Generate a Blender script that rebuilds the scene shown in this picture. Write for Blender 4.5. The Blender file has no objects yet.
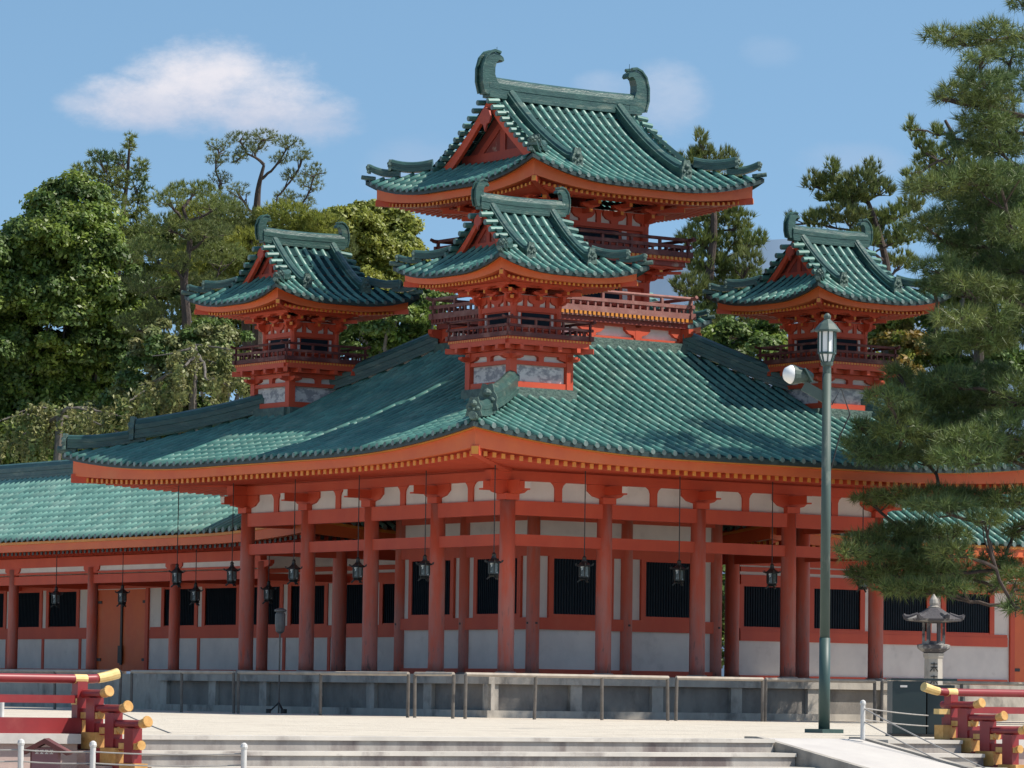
import bpy, math, random
import numpy as np
from mathutils import Vector, Matrix
rnd = random.Random(7)
nrs = np.random.RandomState(11)
sc = bpy.context.scene
col = sc.collection

# ------------------------------------------------------------------ camera, sky, sun, exposure
F_PX = 4000.0
PITCH, ROLL, YAW = math.radians(4.4284), math.radians(0.798), math.radians(35.838)
CAM = Vector((-52.82, -73.232, 0.53))
fw = Vector((math.cos(PITCH) * math.sin(YAW), math.cos(PITCH) * math.cos(YAW), math.sin(PITCH)))
rt = Vector((math.cos(YAW), -math.sin(YAW), 0))
up = rt.cross(fw)
cr, sr = math.cos(ROLL), math.sin(ROLL)
cam_d = bpy.data.cameras.new('camera'); cam_d.sensor_width = 36.0
cam_d.lens = 36.0 * F_PX / 1024.0
cam_d.clip_start = 1.0; cam_d.clip_end = 12000
cam = bpy.data.objects.new('camera', cam_d); col.objects.link(cam)
X = rt * cr + up * sr; Y = up * cr - rt * sr
M = Matrix(((X.x, Y.x, -fw.x, CAM.x), (X.y, Y.y, -fw.y, CAM.y), (X.z, Y.z, -fw.z, CAM.z), (0, 0, 0, 1)))
cam.matrix_world = M
sc.camera = cam

def at(x, y, Z):
    """world point seen at a pixel of the photograph, Z metres in front of the camera"""
    a = (x - 512) / F_PX; b = -(y - 384) / F_PX
    return CAM + (fw + X * a + Y * b) * Z

SUN_EL, SUN_AZ = math.radians(53), math.radians(135)      # azimuth clockwise from +y
w = bpy.data.worlds.new('World'); sc.world = w; w.use_nodes = True
sd = bpy.data.lights.new('sun', 'SUN'); sd.energy = 4.6; sd.angle = math.radians(0.5); sd.color = (1.0, 0.93, 0.83)
sun = bpy.data.objects.new('sun', sd); col.objects.link(sun)
tos = Vector((math.sin(SUN_AZ) * math.cos(SUN_EL), math.cos(SUN_AZ) * math.cos(SUN_EL), math.sin(SUN_EL)))
sun.rotation_euler = tos.to_track_quat('Z', 'Y').to_euler()
sun.location = tos * 200
vs = sc.view_settings
vs.view_transform = 'Standard'; vs.look = 'None'; vs.gamma = 1.0; vs.use_curve_mapping = False
vs.exposure = 0.42
sc.cycles.max_bounces = 6; sc.cycles.diffuse_bounces = 3; sc.cycles.glossy_bounces = 2
sc.cycles.transparent_max_bounces = 6; sc.cycles.use_denoising = True

def build_world():
    nt = w.node_tree; N = nt.nodes; L = nt.links
    bg = N['Background']; bg.inputs['Strength'].default_value = 0.122
    sky = N.new('ShaderNodeTexSky'); sky.sky_type = 'NISHITA'; sky.sun_disc = False
    sky.sun_elevation = SUN_EL; sky.sun_rotation = SUN_AZ
    sky.air_density = 1.0; sky.dust_density = 0.6; sky.ozone_density = 2.0; sky.altitude = 100
    tc = N.new('ShaderNodeTexCoord')
    def vm(op, a, b=None):
        n = N.new('ShaderNodeVectorMath'); n.operation = op
        for i, v in enumerate((a, b)):
            if v is None: continue
            if hasattr(v, 'is_output'): L.new(v, n.inputs[i])
            else: n.inputs[i].default_value = v
        return n.outputs['Value'] if op == 'DOT_PRODUCT' else n.outputs['Vector']
    def mt(op, a, b=None, clamp=False):
        n = N.new('ShaderNodeMath'); n.operation = op; n.use_clamp = clamp
        for i, v in enumerate((a, b)):
            if v is None: continue
            if hasattr(v, 'is_output'): L.new(v, n.inputs[i])
            else: n.inputs[i].default_value = v
        return n.outputs[0]
    d = tc.outputs['Generated']
    # the photograph's sky low over the roofs is still clear blue: look the sky up a little higher
    lifted = vm('NORMALIZE', vm('ADD', d, (0, 0, 0.16)))
    L.new(lifted, sky.inputs['Vector'])
    f = vm('DOT_PRODUCT', d, (math.sin(YAW), math.cos(YAW), 0))
    a = mt('DIVIDE', vm('DOT_PRODUCT', d, tuple(rt)), mt('MAXIMUM', f, 0.05))
    b = mt('DIVIDE', vm('DOT_PRODUCT', d, (0, 0, 1)), mt('MAXIMUM', f, 0.05))
    comb = N.new('ShaderNodeCombineXYZ'); L.new(a, comb.inputs[0]); L.new(mt('MULTIPLY', b, 1.7), comb.inputs[1])
    nz = N.new('ShaderNodeTexNoise'); nz.inputs['Scale'].default_value = 60; nz.inputs['Detail'].default_value = 7
    nz.inputs['Roughness'].default_value = 0.68
    L.new(comb.outputs[0], nz.inputs['Vector'])
    nz2 = N.new('ShaderNodeTexNoise'); nz2.inputs['Scale'].default_value = 28; nz2.inputs['Detail'].default_value = 3
    L.new(comb.outputs[0], nz2.inputs['Vector'])
    total = None
    # (px, py, half width, half height, density)
    for (px, py, hw, hh, den) in ((200, 82, 88, 52, 1.0), (140, 100, 86, 30, .95), (262, 98, 76, 46, .95), (310, 116, 52, 30, .8), (90, 100, 46, 16, .6), (662, 94, 52, 40, .34), (604, 84, 36, 20, .2),
                                  (765, 48, 34, 20, .1), (850, 160, 60, 22, .2), (410, 170, 60, 36, .2)):
        ca = (px - 512) / F_PX; cb = (693.7 + (px - 512) * 0.0139 - py) / F_PX
        u_ = mt('DIVIDE', mt('SUBTRACT', a, ca), hw / F_PX)
        v_ = mt('DIVIDE', mt('SUBTRACT', b, cb), hh / F_PX)
        r2 = mt('ADD', mt('MULTIPLY', u_, u_), mt('MULTIPLY', v_, v_))
        m = mt('SUBTRACT', 1.0, r2)
        m = mt('ADD', m, mt('MULTIPLY', mt('SUBTRACT', nz.outputs['Fac'], 0.5), 1.7))
        m = mt('ADD', m, mt('MULTIPLY', mt('SUBTRACT', nz2.outputs['Fac'], 0.5), 1.3))
        mr = N.new('ShaderNodeMapRange'); mr.interpolation_type = 'SMOOTHSTEP'
        mr.inputs[1].default_value = -0.25; mr.inputs[2].default_value = 1.15; mr.inputs[4].default_value = den
        L.new(m, mr.inputs[0])
        total = mr.outputs[0] if total is None else mt('MAXIMUM', total, mr.outputs[0])
    front = mt('GREATER_THAN', f, 0.1)
    total = mt('MULTIPLY', mt('MULTIPLY', total, front), 0.8)
    hsv = N.new('ShaderNodeHueSaturation'); hsv.inputs['Saturation'].default_value = 1.04; hsv.inputs['Hue'].default_value = .488
    L.new(sky.outputs[0], hsv.inputs['Color'])
    mix = N.new('ShaderNodeMixRGB'); L.new(total, mix.inputs[0]); L.new(hsv.outputs[0], mix.inputs[1])
    # sunlit tops, greyer undersides
    shade = N.new('ShaderNodeMapRange'); shade.interpolation_type = 'SMOOTHSTEP'
    shade.inputs[1].default_value = (693.7 - 132) / F_PX; shade.inputs[2].default_value = (693.7 - 62) / F_PX
    L.new(mt('ADD', b, mt('MULTIPLY', mt('SUBTRACT', nz.outputs['Fac'], .5), .018)), shade.inputs[0])
    cl = N.new('ShaderNodeMixRGB'); L.new(shade.outputs[0], cl.inputs[0])
    cl.inputs[1].default_value = (4.0, 4.1, 4.8, 1); cl.inputs[2].default_value = (6.0, 5.6, 5.7, 1)
    L.new(cl.outputs[0], mix.inputs[2])
    L.new(mix.outputs[0], bg.inputs['Color'])
build_world()

# ------------------------------------------------------------------ materials
def mat(name, c1, c2=None, scale=3.0, rough=.6, detail=4, bump=0.0, bscale=None, stretch=(1, 1, 1), spec=.5, lo=.35, hi=.65,
        c3=None, scale3=.6, lo3=.5, hi3=.7, island=0.0, translucent=0.0, metallic=0.0, coat=0.0, feet=None):
    m = bpy.data.materials.new(name); m.use_nodes = True
    N = m.node_tree.nodes; L = m.node_tree.links
    b = N['Principled BSDF']; out = N['Material Output']
    b.inputs['Roughness'].default_value = rough; b.inputs['Specular IOR Level'].default_value = spec
    b.inputs['Metallic'].default_value = metallic; b.inputs['Coat Weight'].default_value = coat
    tc = N.new('ShaderNodeTexCoord'); mp = N.new('ShaderNodeMapping'); mp.inputs['Scale'].default_value = stretch
    L.new(tc.outputs['Object'], mp.inputs['Vector'])
    def noise(s, d=detail):
        n = N.new('ShaderNodeTexNoise'); n.inputs['Scale'].default_value = s; n.inputs['Detail'].default_value = d
        n.inputs['Roughness'].default_value = .6; L.new(mp.outputs[0], n.inputs['Vector']); return n.outputs['Fac']
    def ramp(fac, lo, hi):
        r = N.new('ShaderNodeMapRange'); r.inputs[1].default_value = lo; r.inputs[2].default_value = hi; L.new(fac, r.inputs[0]); return r.outputs[0]
    def mixc(fac, a, bb):
        x = N.new('ShaderNodeMixRGB')
        for i, v in ((1, a), (2, bb)):
            if hasattr(v, 'is_output'): L.new(v, x.inputs[i])
            else: x.inputs[i].default_value = tuple(v) + (1,)
        if hasattr(fac, 'is_output'): L.new(fac, x.inputs[0])
        else: x.inputs[0].default_value = fac
        return x.outputs[0]
    c2 = c2 or tuple(v * .8 for v in c1)
    cc = mixc(ramp(noise(scale), lo, hi), c1, c2)
    if c3: cc = mixc(ramp(noise(scale3, 6), lo3, hi3), cc, c3)
    if feet:                                   # paint worn and bleached towards the foot of the posts
        sp = N.new('ShaderNodeSeparateXYZ'); L.new(tc.outputs['Object'], sp.inputs[0])
        z = N.new('ShaderNodeMapRange'); z.inputs[1].default_value = 2.3; z.inputs[2].default_value = .1; L.new(sp.outputs['Z'], z.inputs[0])
        k = N.new('ShaderNodeMath'); k.operation = 'MULTIPLY'; L.new(z.outputs[0], k.inputs[0]); L.new(ramp(noise(4.5, 6), .3, .6), k.inputs[1])
        cc = mixc(k.outputs[0], cc, feet)
        k2 = N.new('ShaderNodeMath'); k2.operation = 'MULTIPLY'; L.new(z.outputs[0], k2.inputs[0]); L.new(ramp(noise(9, 6), .58, .66), k2.inputs[1])
        cc = mixc(k2.outputs[0], cc, (.16, .09, .08))
    if island:
        g = N.new('ShaderNodeNewGeometry'); h = N.new('ShaderNodeHueSaturation')
        r = N.new('ShaderNodeMapRange'); r.inputs[3].default_value = 1 - island; r.inputs[4].default_value = 1 + island
        L.new(g.outputs['Random Per Island'], r.inputs[0]); L.new(r.outputs[0], h.inputs['Value']); L.new(cc, h.inputs['Color']); cc = h.outputs[0]
    L.new(cc, b.inputs['Base Color'])
    if bump:
        bp = N.new('ShaderNodeBump'); bp.inputs['Strength'].default_value = 1; bp.inputs['Distance'].default_value = bump
        L.new(noise(bscale or scale * 4, 5), bp.inputs['Height']); L.new(bp.outputs[0], b.inputs['Normal'])
    if translucent:
        t = N.new('ShaderNodeBsdfTranslucent'); L.new(cc, t.inputs['Color'])
        ms = N.new('ShaderNodeMixShader'); ms.inputs[0].default_value = translucent
        L.new(b.outputs[0], ms.inputs[1]); L.new(t.outputs[0], ms.inputs[2]); L.new(ms.outputs[0], out.inputs['Surface'])
    return m

VERM = (.57, .078, .029)
Mt = dict(
    verm=mat('vermilion_paint', VERM, (.50, .062, .025), 1.4, .6, c3=(.54, .105, .05), scale3=1.1, lo3=.55, hi3=.85, stretch=(1, 1, .5)),
    column=mat('weathered_vermilion', (.57, .085, .035), (.49, .10, .055), 2.2, .65, stretch=(2, 2, .35), c3=(.44, .19, .15), scale3=1.6, lo3=.46, hi3=.7, feet=(.40, .17, .14)),
    orange=mat('orange_lacquer', (.66, .135, .032), (.60, .11, .03), 1.2, .55, c3=(.62, .18, .06), scale3=.8, lo3=.55, hi3=.85),
    yellow=mat('ochre_paint', (.66, .27, .035), (.58, .2, .03), 2, .5),
    gable=mat('shaded_gable_paint', (.24, .04, .028), (.18, .035, .026), 4, .7, c3=(.34, .2, .15), scale3=3.5, lo3=.58, hi3=.7),  # red darkened: shade of the gable end put into the colour
    gable2=mat('shaded_gable_timber', (.40, .06, .032), (.34, .05, .03), 4, .65),  # gable timbers darkened likewise, shade painted in
    aged=mat('aged_red_wood', (.12, .026, .022), (.075, .02, .019), 3, .7, c3=(.24, .1, .08), scale3=2.2),
    aged_lit=mat('sunlit_aged_red_wood', (.30, .125, .105), (.22, .085, .07), 3, .75, c3=(.38, .2, .17), scale3=2.2),  # lighter copy of the aged red: sun on the lower balcony painted in
    darkred=mat('deep_red_lacquer', (.27, .024, .025), (.20, .02, .022), 3, .45, c3=(.32, .06, .05), scale3=3, lo3=.55, hi3=.8),
    white=mat('lime_plaster', (.70, .66, .61), (.60, .565, .53), 1.2, .8, c3=(.46, .43, .40), scale3=2.0, lo3=.6, hi3=.85),
    mural=mat('peeling_plaster_panel', (.62, .60, .57), (.52, .50, .48), 2.5, .8, c3=(.27, .27, .28), scale3=5.5, lo3=.47, hi3=.58, stretch=(1, 1, 1.6)),
    tile=mat('glazed_green_tile', (.085, .225, .185), (.05, .15, .13), 1.7, .42, spec=.4, c3=(.17, .29, .23), scale3=1.3, lo3=.5, hi3=.78, island=.16),
    tile_lit=mat('sunlit_green_tile', (.17, .34, .28), (.115, .26, .22), 1.7, .4, spec=.4, c3=(.27, .40, .33), scale3=1.3, lo3=.5, hi3=.78, island=.14),  # lighter copy of the same tile: sunlight painted into the left corridor roof
    edge=mat('dark_eave_tile', (.016, .032, .03), (.024, .045, .042), 7, .5, island=.2),
    pan=mat('glazed_pan_tile', (.009, .032, .034), (.014, .046, .046), 2.5, .85, spec=.12, c3=(.04, .1, .085), scale3=3.5, lo3=.6, hi3=.85, island=.15),
    ridge=mat('ridge_tile', (.036, .095, .08), (.022, .062, .056), 3, .42, bump=.01, bscale=9, stretch=(1, 1, 3), c3=(.16, .2, .155), scale3=2.0, lo3=.56, hi3=.78),
    ornament=mat('carved_roof_tile', (.10, .16, .13), (.05, .09, .08), 7, .6, bump=.03, bscale=14),
    disc=mat('tile_end_disc', (.15, .20, .185), (.07, .11, .10), 6, .35, island=.3),
    dark=mat('dark_window_lattice', (.010, .019, .029), (.013, .023, .033), 5, .8, spec=.15),
    glass=mat('dark_pane', (.010, .019, .03), (.016, .026, .038), 1.5, .35),
    metal=mat('dark_bronze', (.03, .033, .032), (.055, .06, .055), 12, .45, metallic=.6),
    iron=mat('black_iron', (.015, .015, .016), (.03, .028, .026), 9, .55),
    verdigris=mat('verdigris_paint', (.066, .10, .085), (.05, .08, .068), 5, .6, stretch=(1, 1, .3), c3=(.26, .27, .22), scale3=3, lo3=.58, hi3=.7),
    verd_dark=mat('dark_green_paint', (.03, .065, .06), (.04, .08, .072), 5, .5, stretch=(1, 1, .3)),
    lampglass=mat('milk_glass', (.86, .86, .83), (.82, .83, .8), 4, .3),
    stone=mat('platform_granite', (.40, .365, .315), (.30, .275, .24), 2.0, .85, bump=.012, c3=(.12, .11, .1), scale3=1.6, lo3=.5, hi3=.7, stretch=(1, 1, .6)),
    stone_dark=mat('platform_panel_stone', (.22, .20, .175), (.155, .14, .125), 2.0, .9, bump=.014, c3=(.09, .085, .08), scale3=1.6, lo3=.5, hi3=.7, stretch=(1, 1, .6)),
    step=mat('step_stone', (.36, .335, .305), (.27, .245, .225), 1.6, .85, bump=.012, c3=(.13, .105, .10), scale3=1.3, lo3=.47, hi3=.62, stretch=(1, 1, .5)),
    nosing=mat('worn_step_edge', (.56, .52, .46), (.45, .42, .375), 1.5, .85, c3=(.25, .22, .2), scale3=1.7, lo3=.55, hi3=.7),
    ramp=mat('ramp_stone', (.52, .49, .45), (.46, .43, .40), 1.5, .85, bump=.006, c3=(.32, .29, .26), scale3=.8, lo3=.6, hi3=.85),
    pinkstone=mat('pinkish_stone', (.48, .36, .31), (.40, .30, .27), 1.6, .85, bump=.008, c3=(.3, .2, .18), scale3=1.2),
    sand=mat('raked_sand', (.60, .54, .445), (.50, .445, .36), 6, .95, bump=.03, bscale=16, c3=(.40, .35, .285), scale3=.9, lo3=.5, hi3=.7),
    lower=mat('lower_gravel', (.52, .47, .40), (.42, .38, .33), 2, .95, bump=.02, bscale=14),
    gold=mat('gilded_metal', (.66, .40, .14), (.50, .26, .07), 9, .65, metallic=.15, c3=(.33, .11, .03), scale3=6, lo3=.62, hi3=.75),
    pale=mat('pale_gilding', (.74, .55, .24), (.62, .42, .15), 7, .5, metallic=.25),
    rail=mat('fence_pole', (.42, .36, .29), (.3, .25, .2), 3, .6, stretch=(1, 1, 1)),
    post=mat('fence_post_grey', (.10, .085, .07), (.15, .13, .11), 6, .6),
    pipe=mat('white_pipe', (.62, .61, .58), (.5, .48, .45), 8, .5),
    cable=mat('rope', (.36, .34, .31), (.28, .26, .24), 9, .7),
    cabinet=mat('dark_cabinet_paint', (.018, .035, .037), (.025, .042, .043), 3, .45),
    mauve=mat('mauve_board', (.22, .10, .11), (.18, .085, .095), 3, .6),
    moss=mat('mossy_granite', (.34, .32, .29), (.24, .23, .21), 5, .9, bump=.02, c3=(.07, .065, .07), scale3=2.4, lo3=.42, hi3=.5),
    bark=mat('pine_bark', (.085, .06, .048), (.045, .034, .03), 6, .9, bump=.03, bscale=18, stretch=(1, 1, .4)),
    greybark=mat('grey_bark', (.16, .14, .125), (.09, .08, .07), 6, .9),
    leaf_camphor=mat('camphor_leaf', (.13, .205, .034), (.22, .28, .05), 1.1, .45, island=.45, translucent=.38),
    leaf_dark=mat('dark_leaf', (.08, .14, .034), (.13, .19, .04), 1.2, .5, island=.45, translucent=.35),
    leaf_yellow=mat('yellow_green_leaf', (.30, .31, .05), (.22, .26, .05), .9, .5, island=.4, translucent=.42),
    leaf_mix=mat('mixed_olive_leaf', (.13, .185, .045), (.19, .22, .055), 1.0, .5, island=.45, translucent=.35),
    leaf_autumn=mat('autumn_leaf', (.28, .16, .03), (.17, .17, .035), 1.6, .5, island=.4, translucent=.42),
    leaf_weep=mat('weeping_leaf', (.17, .21, .06), (.21, .20, .075), 1.2, .55, island=.4, translucent=.25),
    needle=mat('pine_needle', (.14, .19, .05), (.20, .23, .06), .8, .5, island=.35, translucent=.3),
    needle_blue=mat('dark_pine_needle', (.065, .12, .042), (.12, .17, .05), .7, .5, island=.35, translucent=.18),
    needle_olive=mat('olive_pine_needle', (.17, .195, .055), (.12, .155, .048), .8, .55, island=.35, translucent=.3),
    needle_front=mat('red_pine_needle', (.085, .145, .042), (.17, .205, .056), .7, .5, island=.5, translucent=.2, c3=(.19, .14, .06), scale3=.9, lo3=.62, hi3=.85),
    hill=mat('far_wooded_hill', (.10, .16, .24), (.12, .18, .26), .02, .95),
)

# ------------------------------------------------------------------ mesh building
ROOT = {}
def root_loc(o):
    while o is not None and o.parent is not None: o = o.parent
    return ROOT.get(o.name, Vector((0, 0, 0))) if o is not None else Vector((0, 0, 0))

def tag(o, label=None, cat=None, group=None, kind=None):
    for k, v in (('label', label), ('category', cat), ('group', group), ('kind', kind)):
        if v: o[k] = v
    return o

def thing(name, loc, label, cat, group=None):
    o = bpy.data.objects.new(name, None); col.objects.link(o)
    o.location = loc; o.empty_display_size = .2
    ROOT[o.name] = Vector(loc)
    return tag(o, label, cat, group)

def link_mesh(name, V, Fc, m, parent=None, smooth=False, idx=None, mats=None, label=None):
    off = root_loc(parent)
    me = bpy.data.meshes.new(name)
    V = np.asarray(V, float) - np.array(off)
    me.from_pydata(V.tolist(), [], Fc)
    for q in (mats or [m]): me.materials.append(q)
    if idx is not None: me.polygons.foreach_set('material_index', idx)
    if smooth: me.polygons.foreach_set('use_smooth', [True] * len(me.polygons))
    me.update()
    o = bpy.data.objects.new(name, me); col.objects.link(o)
    if parent is not None: o.parent = parent
    if label: o['label'] = label
    return o

class MB:
    def __init__(s): s.v = []; s.f = []
    def add(s, V, Fc):
        n = len(s.v); s.v += [tuple(p) for p in V]; s.f += [tuple(i + n for i in q) for q in Fc]; return s
    def box(s, x0, x1, y0, y1, z0, z1):
        return s.add([(x0, y0, z0), (x1, y0, z0), (x1, y1, z0), (x0, y1, z0), (x0, y0, z1), (x1, y0, z1), (x1, y1, z1), (x0, y1, z1)],
                     [(0, 3, 2, 1), (4, 5, 6, 7), (0, 1, 5, 4), (1, 2, 6, 5), (2, 3, 7, 6), (3, 0, 4, 7)])
    def bar(s, p, q, wd, ht, upv=(0, 0, 1)):
        """box section beam from p to q; wd sideways, ht along up"""
        p = Vector(p); q = Vector(q); d = (q - p).normalized(); u_ = Vector(upv)
        e = d.cross(u_)
        if e.length < 1e-4: e = d.cross(Vector((0, 1, 0)))
        e.normalize(); u2 = e.cross(d).normalized()
        e = e * wd / 2; u2 = u2 * ht / 2
        V = [p - e - u2, p + e - u2, p + e + u2, p - e + u2, q - e - u2, q + e - u2, q + e + u2, q - e + u2]
        return s.add(V, [(0, 1, 2, 3), (7, 6, 5, 4), (0, 4, 5, 1), (1, 5, 6, 2), (2, 6, 7, 3), (3, 7, 4, 0)])
    def tube(s, pts, rad, n=8, cap=True):
        pts = [Vector(p) for p in pts]
        if not hasattr(rad, '__len__'): rad = [rad] * len(pts)
        V = []; Fc = []
        ref = None
        for i, p in enumerate(pts):
            d = (pts[min(i + 1, len(pts) - 1)] - pts[max(i - 1, 0)]).normalized()
            if ref is None: ref = Vector((1, 0, 0)) if abs(d.x) < .8 else Vector((0, 1, 0))
            e = (ref - d * ref.dot(d)).normalized(); ref = e; g = d.cross(e)
            for k in range(n):
                a = 2 * math.pi * k / n
                V.append(p + (e * math.cos(a) + g * math.sin(a)) * rad[i])
        for i in range(len(pts) - 1):
            for k in range(n):
                k2 = (k + 1) % n
                Fc.append((i * n + k, i * n + k2, (i + 1) * n + k2, (i + 1) * n + k))
        if cap:
            Fc.append(tuple(range(n - 1, -1, -1))); Fc.append(tuple((len(pts) - 1) * n + k for k in range(n)))
        return s.add(V, Fc)
    def lathe(s, c, prof, n=16, rot=0.0):
        V = []; Fc = []
        for (r, z) in prof:
            for k in range(n):
                a = 2 * math.pi * k / n + rot
                V.append((c[0] + r * math.cos(a), c[1] + r * math.sin(a), c[2] + z))
        for i in range(len(prof) - 1):
            for k in range(n):
                k2 = (k + 1) % n
                Fc.append((i * n + k, i * n + k2, (i + 1) * n + k2, (i + 1) * n + k))
        Fc.append(tuple(range(n - 1, -1, -1))); Fc.append(tuple((len(prof) - 1) * n + k for k in range(n)))
        return s.add(V, Fc)
    def prism(s, poly, origin, ea, eb, ext):
        """poly (a,b) in the plane of ea, eb at origin, extruded symmetrically by ext (vector)"""
        o = Vector(origin); ea = Vector(ea); eb = Vector(eb); x = Vector(ext) / 2
        n = len(poly)
        V = [o + ea * a + eb * b - x for a, b in poly] + [o + ea * a + eb * b + x for a, b in poly]
        Fc = [tuple(range(n - 1, -1, -1)), tuple(range(n, 2 * n))]
        for i in range(n):
            j = (i + 1) % n; Fc.append((i, j, j + n, i + n))
        return s.add(V, Fc)
    def sweep(s, pts, prof, lat=None):
        """profile (lateral, up) carried along pts, capped"""
        pts = [Vector(p) for p in pts]; n = len(prof); V = []; Fc = []
        for i, p in enumerate(pts):
            d = (pts[min(i + 1, len(pts) - 1)] - pts[max(i - 1, 0)]); d.z = 0; d.normalize()
            e = Vector((d.y, -d.x, 0)) if lat is None else Vector(lat)
            for a, b in prof: V.append(p + e * a + Vector((0, 0, b)))
        for i in range(len(pts) - 1):
            for k in range(n):
                k2 = (k + 1) % n
                Fc.append((i * n + k, i * n + k2, (i + 1) * n + k2, (i + 1) * n + k))
        Fc.append(tuple(range(n - 1, -1, -1))); Fc.append(tuple((len(pts) - 1) * n + k for k in range(n)))
        return s.add(V, Fc)
    def build(s, name, m, parent=None, smooth=False, label=None):
        if not s.v: return None
        return link_mesh(name, s.v, s.f, m, parent, smooth, label=label)

def each(mbs, name, m, par, smooth=False):
    return [q.build(name, m, par, smooth) for q in mbs]

def copy_tree(o, parent=None):
    c = o.copy(); col.objects.link(c)
    if parent is not None: c.parent = parent
    for ch in list(o.children): copy_tree(ch, c)
    return c

# ------------------------------------------------------------------ roof kit
SIDES = [((1, 0), (0, 1)), ((0, 1), (-1, 0)), ((-1, 0), (0, -1)), ((0, -1), (1, 0))]   # (along, inward) of the -y, +x, +y, -x eaves

def frame(cx, cy, rx, ry, k):
    e, n = SIDES[k]
    r_in = ry if k % 2 == 0 else rx
    L = rx if k % 2 == 0 else ry
    return (cx - n[0] * r_in, cy - n[1] * r_in), e, n, L

def tile_face(pan, rib, disc, O, e, n, L, dmax, hgt, pitch, rr, tl):
    """lay pan tiles and rows of round cover tiles on one roof face"""
    cnt = int(2 * L / pitch); cnt -= (cnt % 2)
    ss = [(i - cnt / 2) * pitch for i in range(cnt + 1)]
    def P(s, d, dz=0): return (O[0] + e[0] * s + n[0] * d, O[1] + e[1] * s + n[1] * d, hgt(s, d) + dz)
    edges = [-L] + ss + [L]
    for s0, s1 in zip(edges, edges[1:]):
        if s1 - s0 < 1e-3: continue
        m0, m1 = dmax(s0), dmax(s1); mm = min(m0, m1); d = 0.0
        while d < mm - 1e-4:
            d2 = min(mm, d + tl)
            sm = (s0 + s1) / 2
            pan.add([P(s0, d, .02), P(s1, d, .02), P(s1, d2), P(s0, d2), P(sm, d, -.01), P(sm, d2, -.03)], [(0, 4, 5, 3), (4, 1, 2, 5)])
            d = d2
        if abs(m0 - m1) > 1e-3:
            if m0 > m1: pan.add([P(s0, mm), P(s1, mm), P(s0, m0)], [(0, 1, 2)])
            else: pan.add([P(s0, mm), P(s1, mm), P(s1, m1)], [(0, 1, 2)])
    for s in ss:
        m = dmax(s)
        if m < .1: continue
        d = -.03; K = 6
        V = []; Fc = []
        # eave end disc
        c = P(s, -.035, .01)
        disc.add([(c[0], c[1], c[2])] + [(c[0] + e[0] * rr * math.cos(a), c[1] + e[1] * rr * math.cos(a), c[2] + rr * math.sin(a)) for a in [2 * math.pi * k / 8 for k in range(8)]],
                 [(0, 1 + k, 1 + (k + 1) % 8) for k in range(8)])
        while d < m - 1e-4:
            d2 = min(m, d + tl)
            b = len(V)
            for dd, R in ((d, rr), (d2, rr * .95)):
                q = P(s, max(dd, 0) if dd >= 0 else dd)
                for k in range(K):
                    a = math.pi * k / (K - 1)
                    V.append((q[0] - e[0] * R * math.cos(a), q[1] - e[1] * R * math.cos(a), q[2] - .02 + (R * .55 + R * math.sin(a) if 0 < k < K - 1 else 0)))
            for k in range(K - 1): Fc.append((b + k, b + k + 1, b + K + k + 1, b + K + k))
            Fc.append(tuple(b + k for k in range(K))[::-1])
            d = d2
        rib.add(V, Fc)

def ridge_profile(wd, ht):
    h = wd / 2
    return [(-h * 1.1, 0), (-h * 1.1, ht * .16), (-h * .92, ht * .18), (-h * .92, ht * .42), (-h, ht * .44), (-h, ht * .68), (-h * .8, ht * .72), (-h * .62, ht * .9), (0, ht),
            (h * .62, ht * .9), (h * .8, ht * .72), (h, ht * .68), (h, ht * .44), (h * .92, ht * .42), (h * .92, ht * .18), (h * 1.1, ht * .16), (h * 1.1, 0)]

def ogre_tile(mb, p, d, wd, ht):
    """upright carved end tile facing direction d"""
    d = Vector((d[0], d[1], 0)).normalized(); e = Vector((d.y, -d.x, 0))
    poly = []
    for k in range(13):
        a = math.pi * k / 12
        r = 1 + .13 * math.cos(6 * a)
        poly.append((-wd / 2 * math.cos(a) * r, ht * .42 + ht * .58 * math.sin(a) * r))
    poly = [(-wd * .62, -.04), (-wd * .5, ht * .2)] + poly + [(wd * .5, ht * .2), (wd * .62, -.04)]
    mb.prism(poly[::-1], Vector(p), e, (0, 0, 1), d * wd * .3)
    for (a, b, r) in ((0, .62, .26), (-.3, .34, .16), (.3, .34, .16), (0, .25, .14)):
        c = Vector(p) + e * a * wd + Vector((0, 0, b * ht)) + d * wd * .14
        mb.lathe(c - Vector((0, 0, r * wd)), [(.01, 0), (r * wd * .8, r * wd * .5), (r * wd, r * wd), (r * wd * .8, r * wd * 1.5), (.01, r * wd * 2)], 8)

def fish_tail(mb, base, inward, s):
    """shibi: the curled finial on a ridge end; inward is the unit direction to the ridge middle"""
    i = Vector((inward[0], inward[1], 0))
    prof = [(-.06, 0), (-.13, .3), (-.13, .6), (-.06, .84), (.05, .98), (.20, 1.03), (.33, 1.01), (.44, .94), (.47, .86), (.42, .82), (.40, .86), (.32, .865), (.245, .80), (.205, .66), (.205, .5), (.27, .34), (.40, .22), (.42, 0)]
    prof = [(a * s, b * s) for a, b in prof]
    lat = Vector((i.y, -i.x, 0))
    mb.prism(prof, base, i, (0, 0, 1), lat * s * .27)
    rim = [(-.09, .02), (-.17, .3), (-.17, .62), (-.09, .88), (.05, 1.03), (.20, 1.08), (.36, 1.05)]
    for a in (-1, 1):
        mb.tube([Vector(base) + i * (x * s) + Vector((0, 0, y * s)) + lat * a * s * .13 for x, y in rim], .045 * s, 6)
    mb.tube([Vector(base) + i * (.34 * s) + Vector((0, 0, 1.02 * s)), Vector(base) + i * (.34 * s) + Vector((0, 0, 1.2 * s))], .008, 4)

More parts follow.
